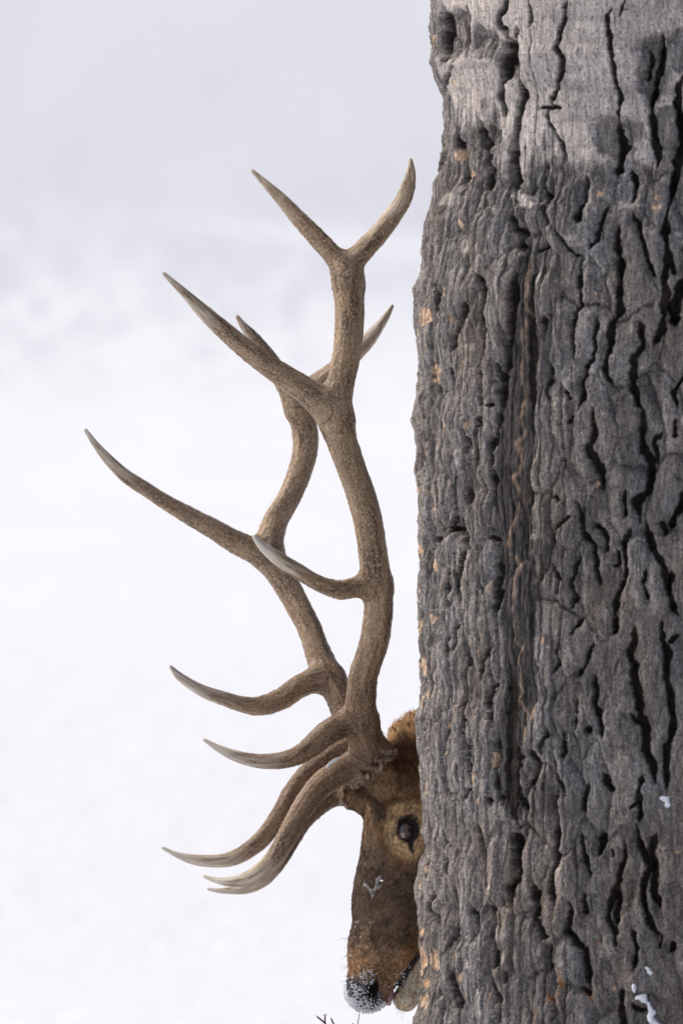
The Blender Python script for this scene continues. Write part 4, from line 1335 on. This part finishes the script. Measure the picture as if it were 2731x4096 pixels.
NEAR = [
 # main beam from burr to the first top fork and on to the forward top tine
 [(1491, 3061, 62, -.05), (1462, 2985, 60, -.065), (1444, 2921, 59, -.08), (1443, 2816, 60, -.11), (1452, 2710, 58, -.14), (1473, 2640, 57, -.16), (1496, 2570, 57, -.18), (1507, 2500, 58, -.20),
  (1513, 2440, 59, -.22), (1512, 2391, 59, -.235), (1506, 2321, 60, -.25), (1496, 2251, 58, -.27), (1487, 2181, 58, -.28), (1476, 2110, 58, -.29), (1461, 2040, 57, -.30), (1440, 1970, 57, -.31),
  (1412, 1893, 57, -.32), (1372, 1780, 60, -.33), (1345, 1690, 64, -.335), (1345, 1600, 62, -.335), (1365, 1520, 54, -.33), (1380, 1446, 54, -.325), (1393, 1357, 56, -.32), (1398, 1268, 57, -.31),
  (1396, 1179, 58, -.30), (1394, 1110, 56, -.29), (1410, 1052, 48, -.28), (1460, 994, 42, -.28), (1523, 925, 39, -.28), (1572, 860, 36, -.285), (1611, 803, 33, -.29), (1633, 744, 28, -.295), (1643, 690, 19, -.30), (1641, 640, 9, -.30)],
 # flared base above the burr
 [(1560, 3004, 24, -.05), (1535, 3022, 34, -.05), (1500, 3048, 44, -.05), (1450, 3088, 44, -.05), (1425, 3110, 34, -.05)],
 [(1455, 2900, 50, -.08), (1485, 2955, 48, -.07), (1520, 3000, 42, -.06), (1540, 3015, 34, -.055)],
 # rear top tine
 [(1394, 1131, 54, -.29), (1375, 1085, 48, -.29), (1350, 1045, 42, -.285), (1307, 994, 38, -.28), (1252, 935, 35, -.27), (1195, 874, 31, -.26), (1136, 808, 26, -.25), (1071, 743, 17, -.24), (1011, 685, 8, -.23)],
 # long left tine of the big fork
 [(1350, 1680, 60, -.335), (1300, 1632, 58, -.34), (1229, 1568, 53, -.35), (1139, 1507, 47, -.37), (1059, 1452, 43, -.385), (983, 1395, 40, -.40), (900, 1325, 36, -.41), (818, 1250, 29, -.42), (737, 1170, 18, -.43), (657, 1096, 9, -.44)],
 # middle tine
 [(1508, 2345, 50, -.245), (1421, 2350, 42, -.27), (1365, 2360, 39, -.29), (1309, 2347, 34, -.31), (1252, 2321, 31, -.33), (1182, 2279, 31, -.35), (1116, 2237, 28, -.37), (1049, 2184, 18, -.385), (1017, 2147, 9, -.39)],
 # bez tine
 [(1448, 2880, 56, -.09), (1385, 2890, 52, -.10), (1309, 2932, 48, -.12), (1252, 2981, 44, -.13), (1196, 3020, 39, -.14), (1133, 3040, 35, -.145), (1063, 3045, 30, -.15), (993, 3037, 26, -.15), (930, 3019, 22, -.15), (870, 2991, 14, -.145), (817, 2959, 7, -.14)],
 # brow tine
 [(1470, 3045, 60, -.055), (1410, 3064, 57, -.06), (1351, 3094, 53, -.07), (1287, 3138, 49, -.085), (1238, 3194, 46, -.10), (1196, 3258, 43, -.11), (1161, 3321, 41, -.12), (1126, 3387, 39, -.125), (1084, 3447, 37, -.13), (1035, 3490, 34, -.13),
  (979, 3519, 28, -.125), (923, 3528, 21, -.12), (867, 3522, 13, -.11), (814, 3505, 6, -.10)],
]
FAR = [
 [(1412, 3164, 50, .05), (1412, 3090, 50, .07), (1400, 2960, 50, .10), (1375, 2850, 50, .13), (1340, 2750, 54, .16), (1301, 2680, 54, .18), (1268, 2601, 51, .20), (1238, 2517, 49, .22), (1196, 2433, 49, .24), (1154, 2356, 50, .26), (1105, 2279, 53, .28),
  (1075, 2215, 55, .29), (1082, 2150, 53, .30), (1106, 2075, 49, .31), (1147, 2005, 46, .32), (1185, 1925, 46, .33), (1215, 1830, 49, .34), (1222, 1759, 50, .345), (1212, 1680, 50, .35), (1195, 1620, 50, .35), (1240, 1560, 46, .35),
  (1320, 1500, 42, .35), (1390, 1440, 38, .35), (1450, 1383, 32, .35), (1500, 1325, 25, .35), (1540, 1272, 16, .35), (1568, 1224, 8, .35)],
 [(1195, 1630, 50, .35), (1150, 1550, 42, .35), (1100, 1470, 36, .34), (1050, 1400, 30, .33), (1005, 1340, 23, .32), (970, 1298, 14, .31), (950, 1268, 9, .31)],
 [(1077, 2225, 54, .29), (1000, 2196, 50, .28), (925, 2158, 45, .27), (845, 2110, 39, .26), (755, 2061, 34, .25), (666, 2010, 31, .24), (581, 1955, 28, .23), (510, 1909, 26, .22), (447, 1851, 22, .21), (389, 1785, 15, .20), (343, 1720, 8, .19)],
 [(1318, 2715, 52, .17), (1259, 2722, 50, .16), (1196, 2747, 46, .15), (1144, 2784, 43, .14), (1088, 2812, 40, .13), (1024, 2825, 36, .12), (958, 2814, 31, .11), (891, 2793, 28, .10), (824, 2770, 25, .09), (768, 2740, 21, .085), (716, 2703, 16, .08), (683, 2668, 8, .075)],
 [(1400, 2980, 48, .09), (1344, 3005, 46, .08), (1273, 3061, 44, .07), (1217, 3110, 42, .06), (1168, 3173, 40, .055), (1133, 3237, 38, .05), (1098, 3293, 37, .05), (1049, 3354, 36, .05), (993, 3401, 34, .05), (937, 3431, 31, .05), (881, 3443, 27, .05), (817, 3443, 24, .055), (761, 3435, 20, .06), (705, 3418, 12, .065), (650, 3391, 6, .07)],
 [(1410, 3158, 48, .05), (1368, 3170, 46, .045), (1308, 3198, 42, .035), (1252, 3243, 39, .02), (1203, 3293, 37, .01), (1161, 3363, 36, .00), (1126, 3427, 35, -.005), (1090, 3477, 33, -.01), (1046, 3520, 31, -.01), (990, 3550, 24, -.01), (937, 3561, 17, -.005), (881, 3563, 11, .0), (831, 3556, 6, .005)],
]


def burr_ring(c, axis, r1, r2, dirv, n, pr, seed):
    """pearls of the coronet round the antler base"""
    rg = np.random.default_rng(seed)
    axis = np.asarray(axis, float); axis /= np.linalg.norm(axis)
    a = np.asarray(dirv, float); a -= a.dot(axis) * axis; a /= np.linalg.norm(a)
    b = np.cross(axis, a)
    out = []
    for row in range(4):
        for i in range(n):
            if rg.random() < .12 + .1 * row:
                continue
            q = 2 * PI * (i + rg.uniform(-.5, .5) + .5 * row) / n
            rr = 1 + rg.uniform(-.09, .07) - .03 * row
            out.append((c + a * r1 * rr * math.cos(q) + b * r2 * rr * math.sin(q) + axis * (row * .0065 - .006 + rg.uniform(-.003, .003)), pr * rg.uniform(.55, 1.2) * (1 - .10 * row)))
    return out


m_ant = Mat("antler_bone", 0.5, 0.35)
tp = m_ant.attr('tip').outputs['Fac']
sv = m_ant.attr('suv').outputs['Vector']
streak = m_ant.noise(m_ant.mapping(sv, (1, 1, 0.07)), 190, 5, 0.62, 0.3)
mott = m_ant.noise(m_ant.mapping(sv, (1, 1, 0.22)), 60, 5, 0.6)
fleck = m_ant.noise(m_ant.mapping(sv, (1, 1, 0.5)), 400, 3, 0.6)
big = m_ant.noise(m_ant.coord(), 9, 3, 0.5)
dark = m_ant.ramp(mott, [(0.36, (0.085, 0.053, 0.033)), (0.46, (0.20, 0.134, 0.084)), (0.56, (0.32, 0.222, 0.140)), (0.68, (0.40, 0.31, 0.22))])
dark = m_ant.mix(m_ant.ramp(streak, [(0.42, (0, 0, 0)), (0.62, (1, 1, 1))]), dark, m_ant.mix(0.45, dark, (0.42, 0.315, 0.215)))
dark = m_ant.mix(m_ant.ramp(fleck, [(0.53, (0, 0, 0)), (0.62, (0.8, 0.8, 0.8))]), dark, (0.62, 0.47, 0.32))
dark = m_ant.mix(m_ant.ramp(fleck, [(0.34, (0.7, 0.7, 0.7)), (0.43, (0, 0, 0))]), dark, (0.06, 0.040, 0.028))
pale = m_ant.ramp(streak, [(0.38, (0.25, 0.18, 0.12)), (0.48, (0.48, 0.40, 0.31)), (0.60, (0.66, 0.59, 0.49))])
ivory = m_ant.ramp(streak, [(0.35, (0.58, 0.52, 0.44)), (0.65, (0.76, 0.71, 0.64))])
f1_ = m_ant.math('ADD', tp, m_ant.math('MULTIPLY', m_ant.math('SUBTRACT', mott, 0.5), 0.9))
c1 = m_ant.mix(m_ant.ramp(f1_, [(0.22, (0, 0, 0)), (0.45, (1, 1, 1))]), dark, pale)
c1 = m_ant.mix(m_ant.ramp(f1_, [(0.50, (0, 0, 0)), (0.66, (1, 1, 1))]), c1, ivory)
c1 = m_ant.mix(m_ant.math('MULTIPLY', m_ant.attr('base').outputs['Fac'], 0.75), c1, m_ant.mix(1.0, c1, (0.40, 0.31, 0.26), 'MULTIPLY'))
m_ant.color(c1)
hgt = m_ant.math('ADD', m_ant.math('MULTIPLY', streak, 1.0), m_ant.math('MULTIPLY', fleck, 0.5))
m_ant.bump(hgt, 0.0030, 0.9)


def build_antler(chains, pearls, label, tsc, kblend=0.022):
    CH = []
    for c in chains:
        P_, R__ = chain_pts(c)
        CH.append(catmull(P_, R__, 0.007))
    allP = np.concatenate([c[0] for c in CH]); allR = np.concatenate([c[1] for c in CH])
    lo = (allP - allR[:, None]).min(0) - .015
    hi = (allP + allR[:, None]).max(0) + .015
    Fd = Field(*[np.arange(a, b, 0.0025) for a, b in zip(lo, hi)])
    for i, (P_, R__) in enumerate(CH):
        Fd.chain(P_, R__, kblend)
    for p, r in pearls:
        sl = Fd.box(p - r - .008, p + r + .008)
        x, y, z = Fd.grid(sl)
        Fd.smin(sl, np.sqrt((x - p[0]) ** 2 + (y - p[1]) ** 2 + (z - p[2]) ** 2) - r, 0.0022)
    v, f_ = Fd.mesh()
    # local coordinates along the nearest branch
    N = len(v)
    best = np.full(N, 9.0, np.float32)
    suv = np.zeros((N, 3), np.float32)
    tipv = np.zeros(N, np.float32)
    rad = np.zeros(N, np.float32)
    for ci, (P_, R__) in enumerate(CH):
        seg = np.linalg.norm(np.diff(P_, axis=0), axis=1)
        s = np.concatenate([[0], np.cumsum(seg)])
        T = np.gradient(P_, axis=0); T /= np.linalg.norm(T, axis=1)[:, None]
        a = np.cross(T, [0.2, 1.0, 0.1]); a /= np.linalg.norm(a, axis=1)[:, None]
        b = np.cross(T, a)
        tot = s[-1]
        # the tip length that is polished pale
        rel_tip = np.clip(1 - (tot - s) / (0.30 if tot > .5 else 0.62 * tot), 0, 1)
        for j0 in range(0, N, 40000):
            vv = v[j0:j0 + 40000]
            D = ((vv[:, None, :] - P_[None]) ** 2).sum(2) ** .5 - R__[None]
            j = D.argmin(1)
            d = D[np.arange(len(j)), j]
            m = d < best[j0:j0 + 40000]
            k = np.nonzero(m)[0]
            jj = j[k]
            q = vv[k] - P_[jj]
            best[j0 + k] = d[k]
            ds = (q * T[jj]).sum(1)
            suv[j0 + k, 0] = (q * a[jj]).sum(1) + ci * 0.37
            suv[j0 + k, 1] = (q * b[jj]).sum(1)
            suv[j0 + k, 2] = s[jj] + ds + ci * 1.7
            tipv[j0 + k] = rel_tip[jj] * tsc[ci]
            rad[j0 + k] = R__[jj]
    for p, r in pearls:
        m = ((v - p) ** 2).sum(1) < (r * 1.5) ** 2
        tipv[m] = np.maximum(tipv[m], .30)
    base = CH[0][0][0]
    bs = np.exp(-(np.linalg.norm(v - base, axis=1) / 0.30) ** 2)
    # pearling and long grooves in the real surface
    cen_dir = suv[:, :2] - np.stack([np.round(suv[:, 0] / .37) * .37, np.zeros(N)], 1)
    grow = noise3(np.stack([suv[:, 0] * 120, suv[:, 1] * 120, suv[:, 2] * 14], 1), 41)
    pearl = noise3(np.stack([suv[:, 0] * 210, suv[:, 1] * 210, suv[:, 2] * 150], 1), 42)
    me_n = np.zeros_like(v)
    fn_ = np.cross(v[f_[:, 2]] - v[f_[:, 0]], v[f_[:, 3]] - v[f_[:, 1]])
    for k in range(4):
        np.add.at(me_n, f_[:, k], fn_)
    me_n /= np.linalg.norm(me_n, axis=1)[:, None] + 1e-12
    body = 1 - tipv
    v = v + me_n * ((grow * .0011 + np.maximum(pearl, 0.1) * .0016 * (rad > .012)) * body * sstep(.004, .012, rad))[:, None]
    o = mesh_np('antler', v, f_, m_ant.m, None, True, {'suv': suv, 'tip': tipv, 'base': bs.astype(np.float32)})
    if label: o['label'] = label
    keep_world(o, ELK)
    return o


ax_n = np.array([-.62, -.12, .76])
pn = burr_ring(at(1493, 3063, -.05), ax_n, .0555, .047, (at(1580, 2990) - at(1405, 3137)), 50, .0052, 1)
build_antler(NEAR, pn, 'nearer antler, its mid beam and forks closest to the tree', [.42, 0, 0, .46, .55, .78, .9, .74])
ax_f = np.array([-.80, .50, .25])
pf = burr_ring(at(1408, 3160, .05), ax_f, .034, .040, (0, 0, 1), 42, .0050, 2)
build_antler(FAR, pf, 'farther antler, partly behind the nearer one', [.45, .45, .6, .7, .8, .74])

# ------------------------------------------------------------------ snow and ice on the elk's face
def scatter_snow(name, label, nflake, weight, size, seed, lift=.003):
    rg = np.random.default_rng(seed)
    w = area * weight
    pk = rg.choice(len(cen), nflake, p=w / w.sum())
    V, F = [], []
    ico = np.array([(1, 0, 0), (-1, 0, 0), (0, 1, 0), (0, -1, 0), (0, 0, 1), (0, 0, -1)], float)
    icf = [(0, 2, 4), (2, 1, 4), (1, 3, 4), (3, 0, 4), (2, 0, 5), (1, 2, 5), (3, 1, 5), (0, 3, 5)]
    for i, k in enumerate(pk):
        c = cen[k] + nrm[k] * (lift + rg.uniform(0, lift)) + rg.normal(0, .0015, 3)
        s = size * rg.uniform(.35, 1.0) ** 1.3
        q = ico * (s * rg.uniform(.5, 1.3, (6, 1)))
        th_ = rg.uniform(0, PI)
        Rm = np.array([[math.cos(th_), -math.sin(th_), 0], [math.sin(th_), math.cos(th_), 0], [0, 0, 1]])
        q = q @ Rm + c
        F += [(a + len(V), b + len(V), c_ + len(V)) for a, b, c_ in icf]
        V += list(q)
    o = mesh_np(name, np.array(V), np.array(F), m_sn2.m, None, False)
    tag(o, label, 'snow', None, 'stuff')
    return o


vis = (nrm[:, 1] < .5) * 1.0
clump = sstep(-.15, .45, noise3(cen * 120, 61) + .5 * noise3(cen * 260, 62))
mlc = nn_ + .062 - (dd_ - .226) * .48
nostril = np.hypot((dd_ - .300), (nn_ - .014) * 1.5) < .017
w_nose = vis * sstep(.295, .335, dd_ + (nn_ - .02) * .5) * (nn_ > -.02) * (.03 + clump) * 2.0
w_nose += vis * np.exp(-((dd_ - .285) / .012) ** 2) * np.exp(-((nn_ - .030) / .012) ** 2) * (.05 + clump) * 2.0
w_nose += vis * sstep(.318, .335, dd_ + np.abs(nn_ - .02) * .25) * (nn_ > -.02) * 1.0
w_nose *= ~nostril
w_face = vis * np.exp(-((dd_ - .225) / .035) ** 2) * sstep(.015, .05, nn_) * clump * .16
w_lip = vis * np.exp(-((dd_ - .275) / .025) ** 2) * sstep(.040, .012, mlc) * (mlc > .004) * clump * .35
w_jaw = vis * np.exp(-((dd_ - .285) / .035) ** 2) * (mlc < -.008) * clump * .5
scatter_snow('snow_dusting', 'loose snow crystals clinging to the nose, lips and chin of the elk', 3600, w_nose + w_face + w_lip + w_jaw, .0020, 5)

m_ice = Mat("melting_ice", 0.12, 0.5)
m_ice.color((0.85, 0.85, 0.90))
m_ice.b.inputs['Transmission Weight'].default_value = 0.8
m_ice.b.inputs['IOR'].default_value = 1.31


def on_face(px, py):
    """the front-most head point under a photo pixel"""
    s = (CAM_D + bv[:, 1]) / CAM_D
    X = bv[:, 0] / s * PPM + 1365.5
    Zp = 2048 - (bv[:, 2] - CAM_Z) / s * PPM
    d2 = (X - px) ** 2 + (Zp - py) ** 2
    k = np.nonzero(d2 < 60)[0]
    if len(k) == 0:
        k = np.argsort(d2)[:5]
    j = k[np.argmin(bv[k, 1])]
    return bv[j].astype(float)


def ice_patch(label, strokes):
    Ps = []
    for st in strokes:
        Ps.append(([on_face(x, y) + np.array([0, -.006, 0]) for x, y, r in st], [r * 1.15 / PPM for x, y, r in st]))
    al = np.concatenate([np.array(p) for p, r in Ps])
    lo, hi = al.min(0) - .014, al.max(0) + .014
    Fd = Field(*[np.arange(a, b, .0012) for a, b in zip(lo, hi)])
    for p, r in Ps:
        P_, R__ = catmull(p, r, .003)
        Fd.chain(P_, R__, .003)
    v, f_ = Fd.mesh()
    c = v.mean(0)
    v = v + (noise3(v * 350, 9) * .0008)[:, None]
    o = mesh_np('ice_patch', v - c, f_, m_ice.m)
    o.location = c
    tag(o, label, 'ice')
    return o


ice_patch('small star shaped patch of melting ice on the bridge of the elk nose',
          [[(1448, 3534, 4), (1462, 3540, 7), (1472, 3552, 6), (1482, 3562, 7), (1484, 3576, 5), (1484, 3588, 3)],
           [(1484, 3560, 6), (1500, 3552, 6), (1512, 3545, 3), (1526, 3539, 2)],
           [(1500, 3550, 4), (1503, 3530, 5), (1512, 3514, 6), (1522, 3520, 3)],
           [(1505, 3512, 5), (1515, 3503, 5)]])
# snow lodged on the near brow tine
m_l = [at(1356, 3030, -.115), at(1338, 3041, -.115), at(1318, 3056, -.115), at(1305, 3072, -.115)]
Pc, Rc = catmull(m_l, [.0018, .0034, .0032, .0018], .003)
Fd = Field(*[np.arange(a, b, .0014) for a, b in zip(Pc.min(0) - .015, Pc.max(0) + .015)])
Fd.chain(Pc, Rc, .004)
v, f_ = Fd.mesh()
c = v.mean(0)
o = mesh_np('snow_clump', v - c, f_, m_sn2.m)
o.location = c
tag(o, 'thin line of snow lying along the top of the lower antler tine', 'snow')

# ------------------------------------------------------------------ bare shrub whose tips show at the bottom edge
m_twig = Mat("twig_bark", 0.8, 0.2)
m_twig.color(m_twig.ramp(m_twig.noise(m_twig.coord(), 90, 3), [(0.3, (0.05, 0.03, 0.025)), (0.7, (0.13, 0.085, 0.07))]))


def stem(pts, r0, r1):
    P_, _ = catmull([at(*p) for p in pts], [1] * len(pts), .02)
    n = len(P_)
    j = np.stack([noise3(P_ * 60, 71), noise3(P_ * 60, 72) * .5, noise3(P_ * 60, 73)], 1) * .0012
    P_ = P_ + j
    return (P_, np.linspace(r0, r1, n))


SH = empty('bare_shrub', tuple(at(1400, 5300, .05) * [1, 1, 0]))
tag(SH, 'thin leafless twigs poking up below the muzzle of the elk', 'shrub')
g0 = 5330
sts = [[(1385, g0, .05), (1350, 4600, .02), (1325, 4150, 0), (1300, 4092, 0), (1270, 4068, 0)],
       [(1300, 4092, 0), (1300, 4080, 0), (1301, 4064, 0)],
       [(1400, g0, .05), (1380, 4700, .03), (1345, 4200, 0), (1335, 4100, 0), (1326, 4074, 0)],
       [(1410, g0, .05), (1440, 4700, .03), (1440, 4200, 0), (1430, 4090, 0), (1437, 4051, 0)],
       [(1420, g0, .05), (1450, 4750, .02), (1436, 4200, 0), (1420, 4110, 0), (1408, 4092, 0)]]
rd = [(.006, .0018), (.002, .0014), (.005, .0016), (.004, .0008), (.004, .0012)]
for st_, (r0, r1) in zip(sts, rd):
    P_, Rr_ = stem(st_, r0, r1)
    tubes = [(P_, Rr_)]
    for k in range(8):           # tiny bristles
        i = int(len(P_) * (0.80 + .19 * random.random()))
        i = min(i, len(P_) - 1)
        q = P_[i] + np.array([random.uniform(-1, 1), random.uniform(-.5, .5), random.uniform(.2, 1)]) * .007
        tubes.append(([P_[i], (P_[i] + q) / 2, q], [.0004, .0003, .0002]))
    v, f_ = join_tubes(tubes, 6)
    o = mesh_np('stem', v, f_, m_twig.m)
    keep_world(o, SH)
# the bit of twig at the lips
P_, _ = catmull([at(1541, 4013, -.07), at(1550, 4020, -.07), at(1558, 4021, -.07), at(1564, 4012, -.07)], [1] * 4, .003)
v, f_ = join_tubes([(P_, np.full(len(P_), .0011))], 6)
c = v.mean(0)
o = mesh_np('twig', v - c, f_, m_twig.m)
o.location = c
tag(o, 'tiny dark twig held at the lips of the elk', 'twig')
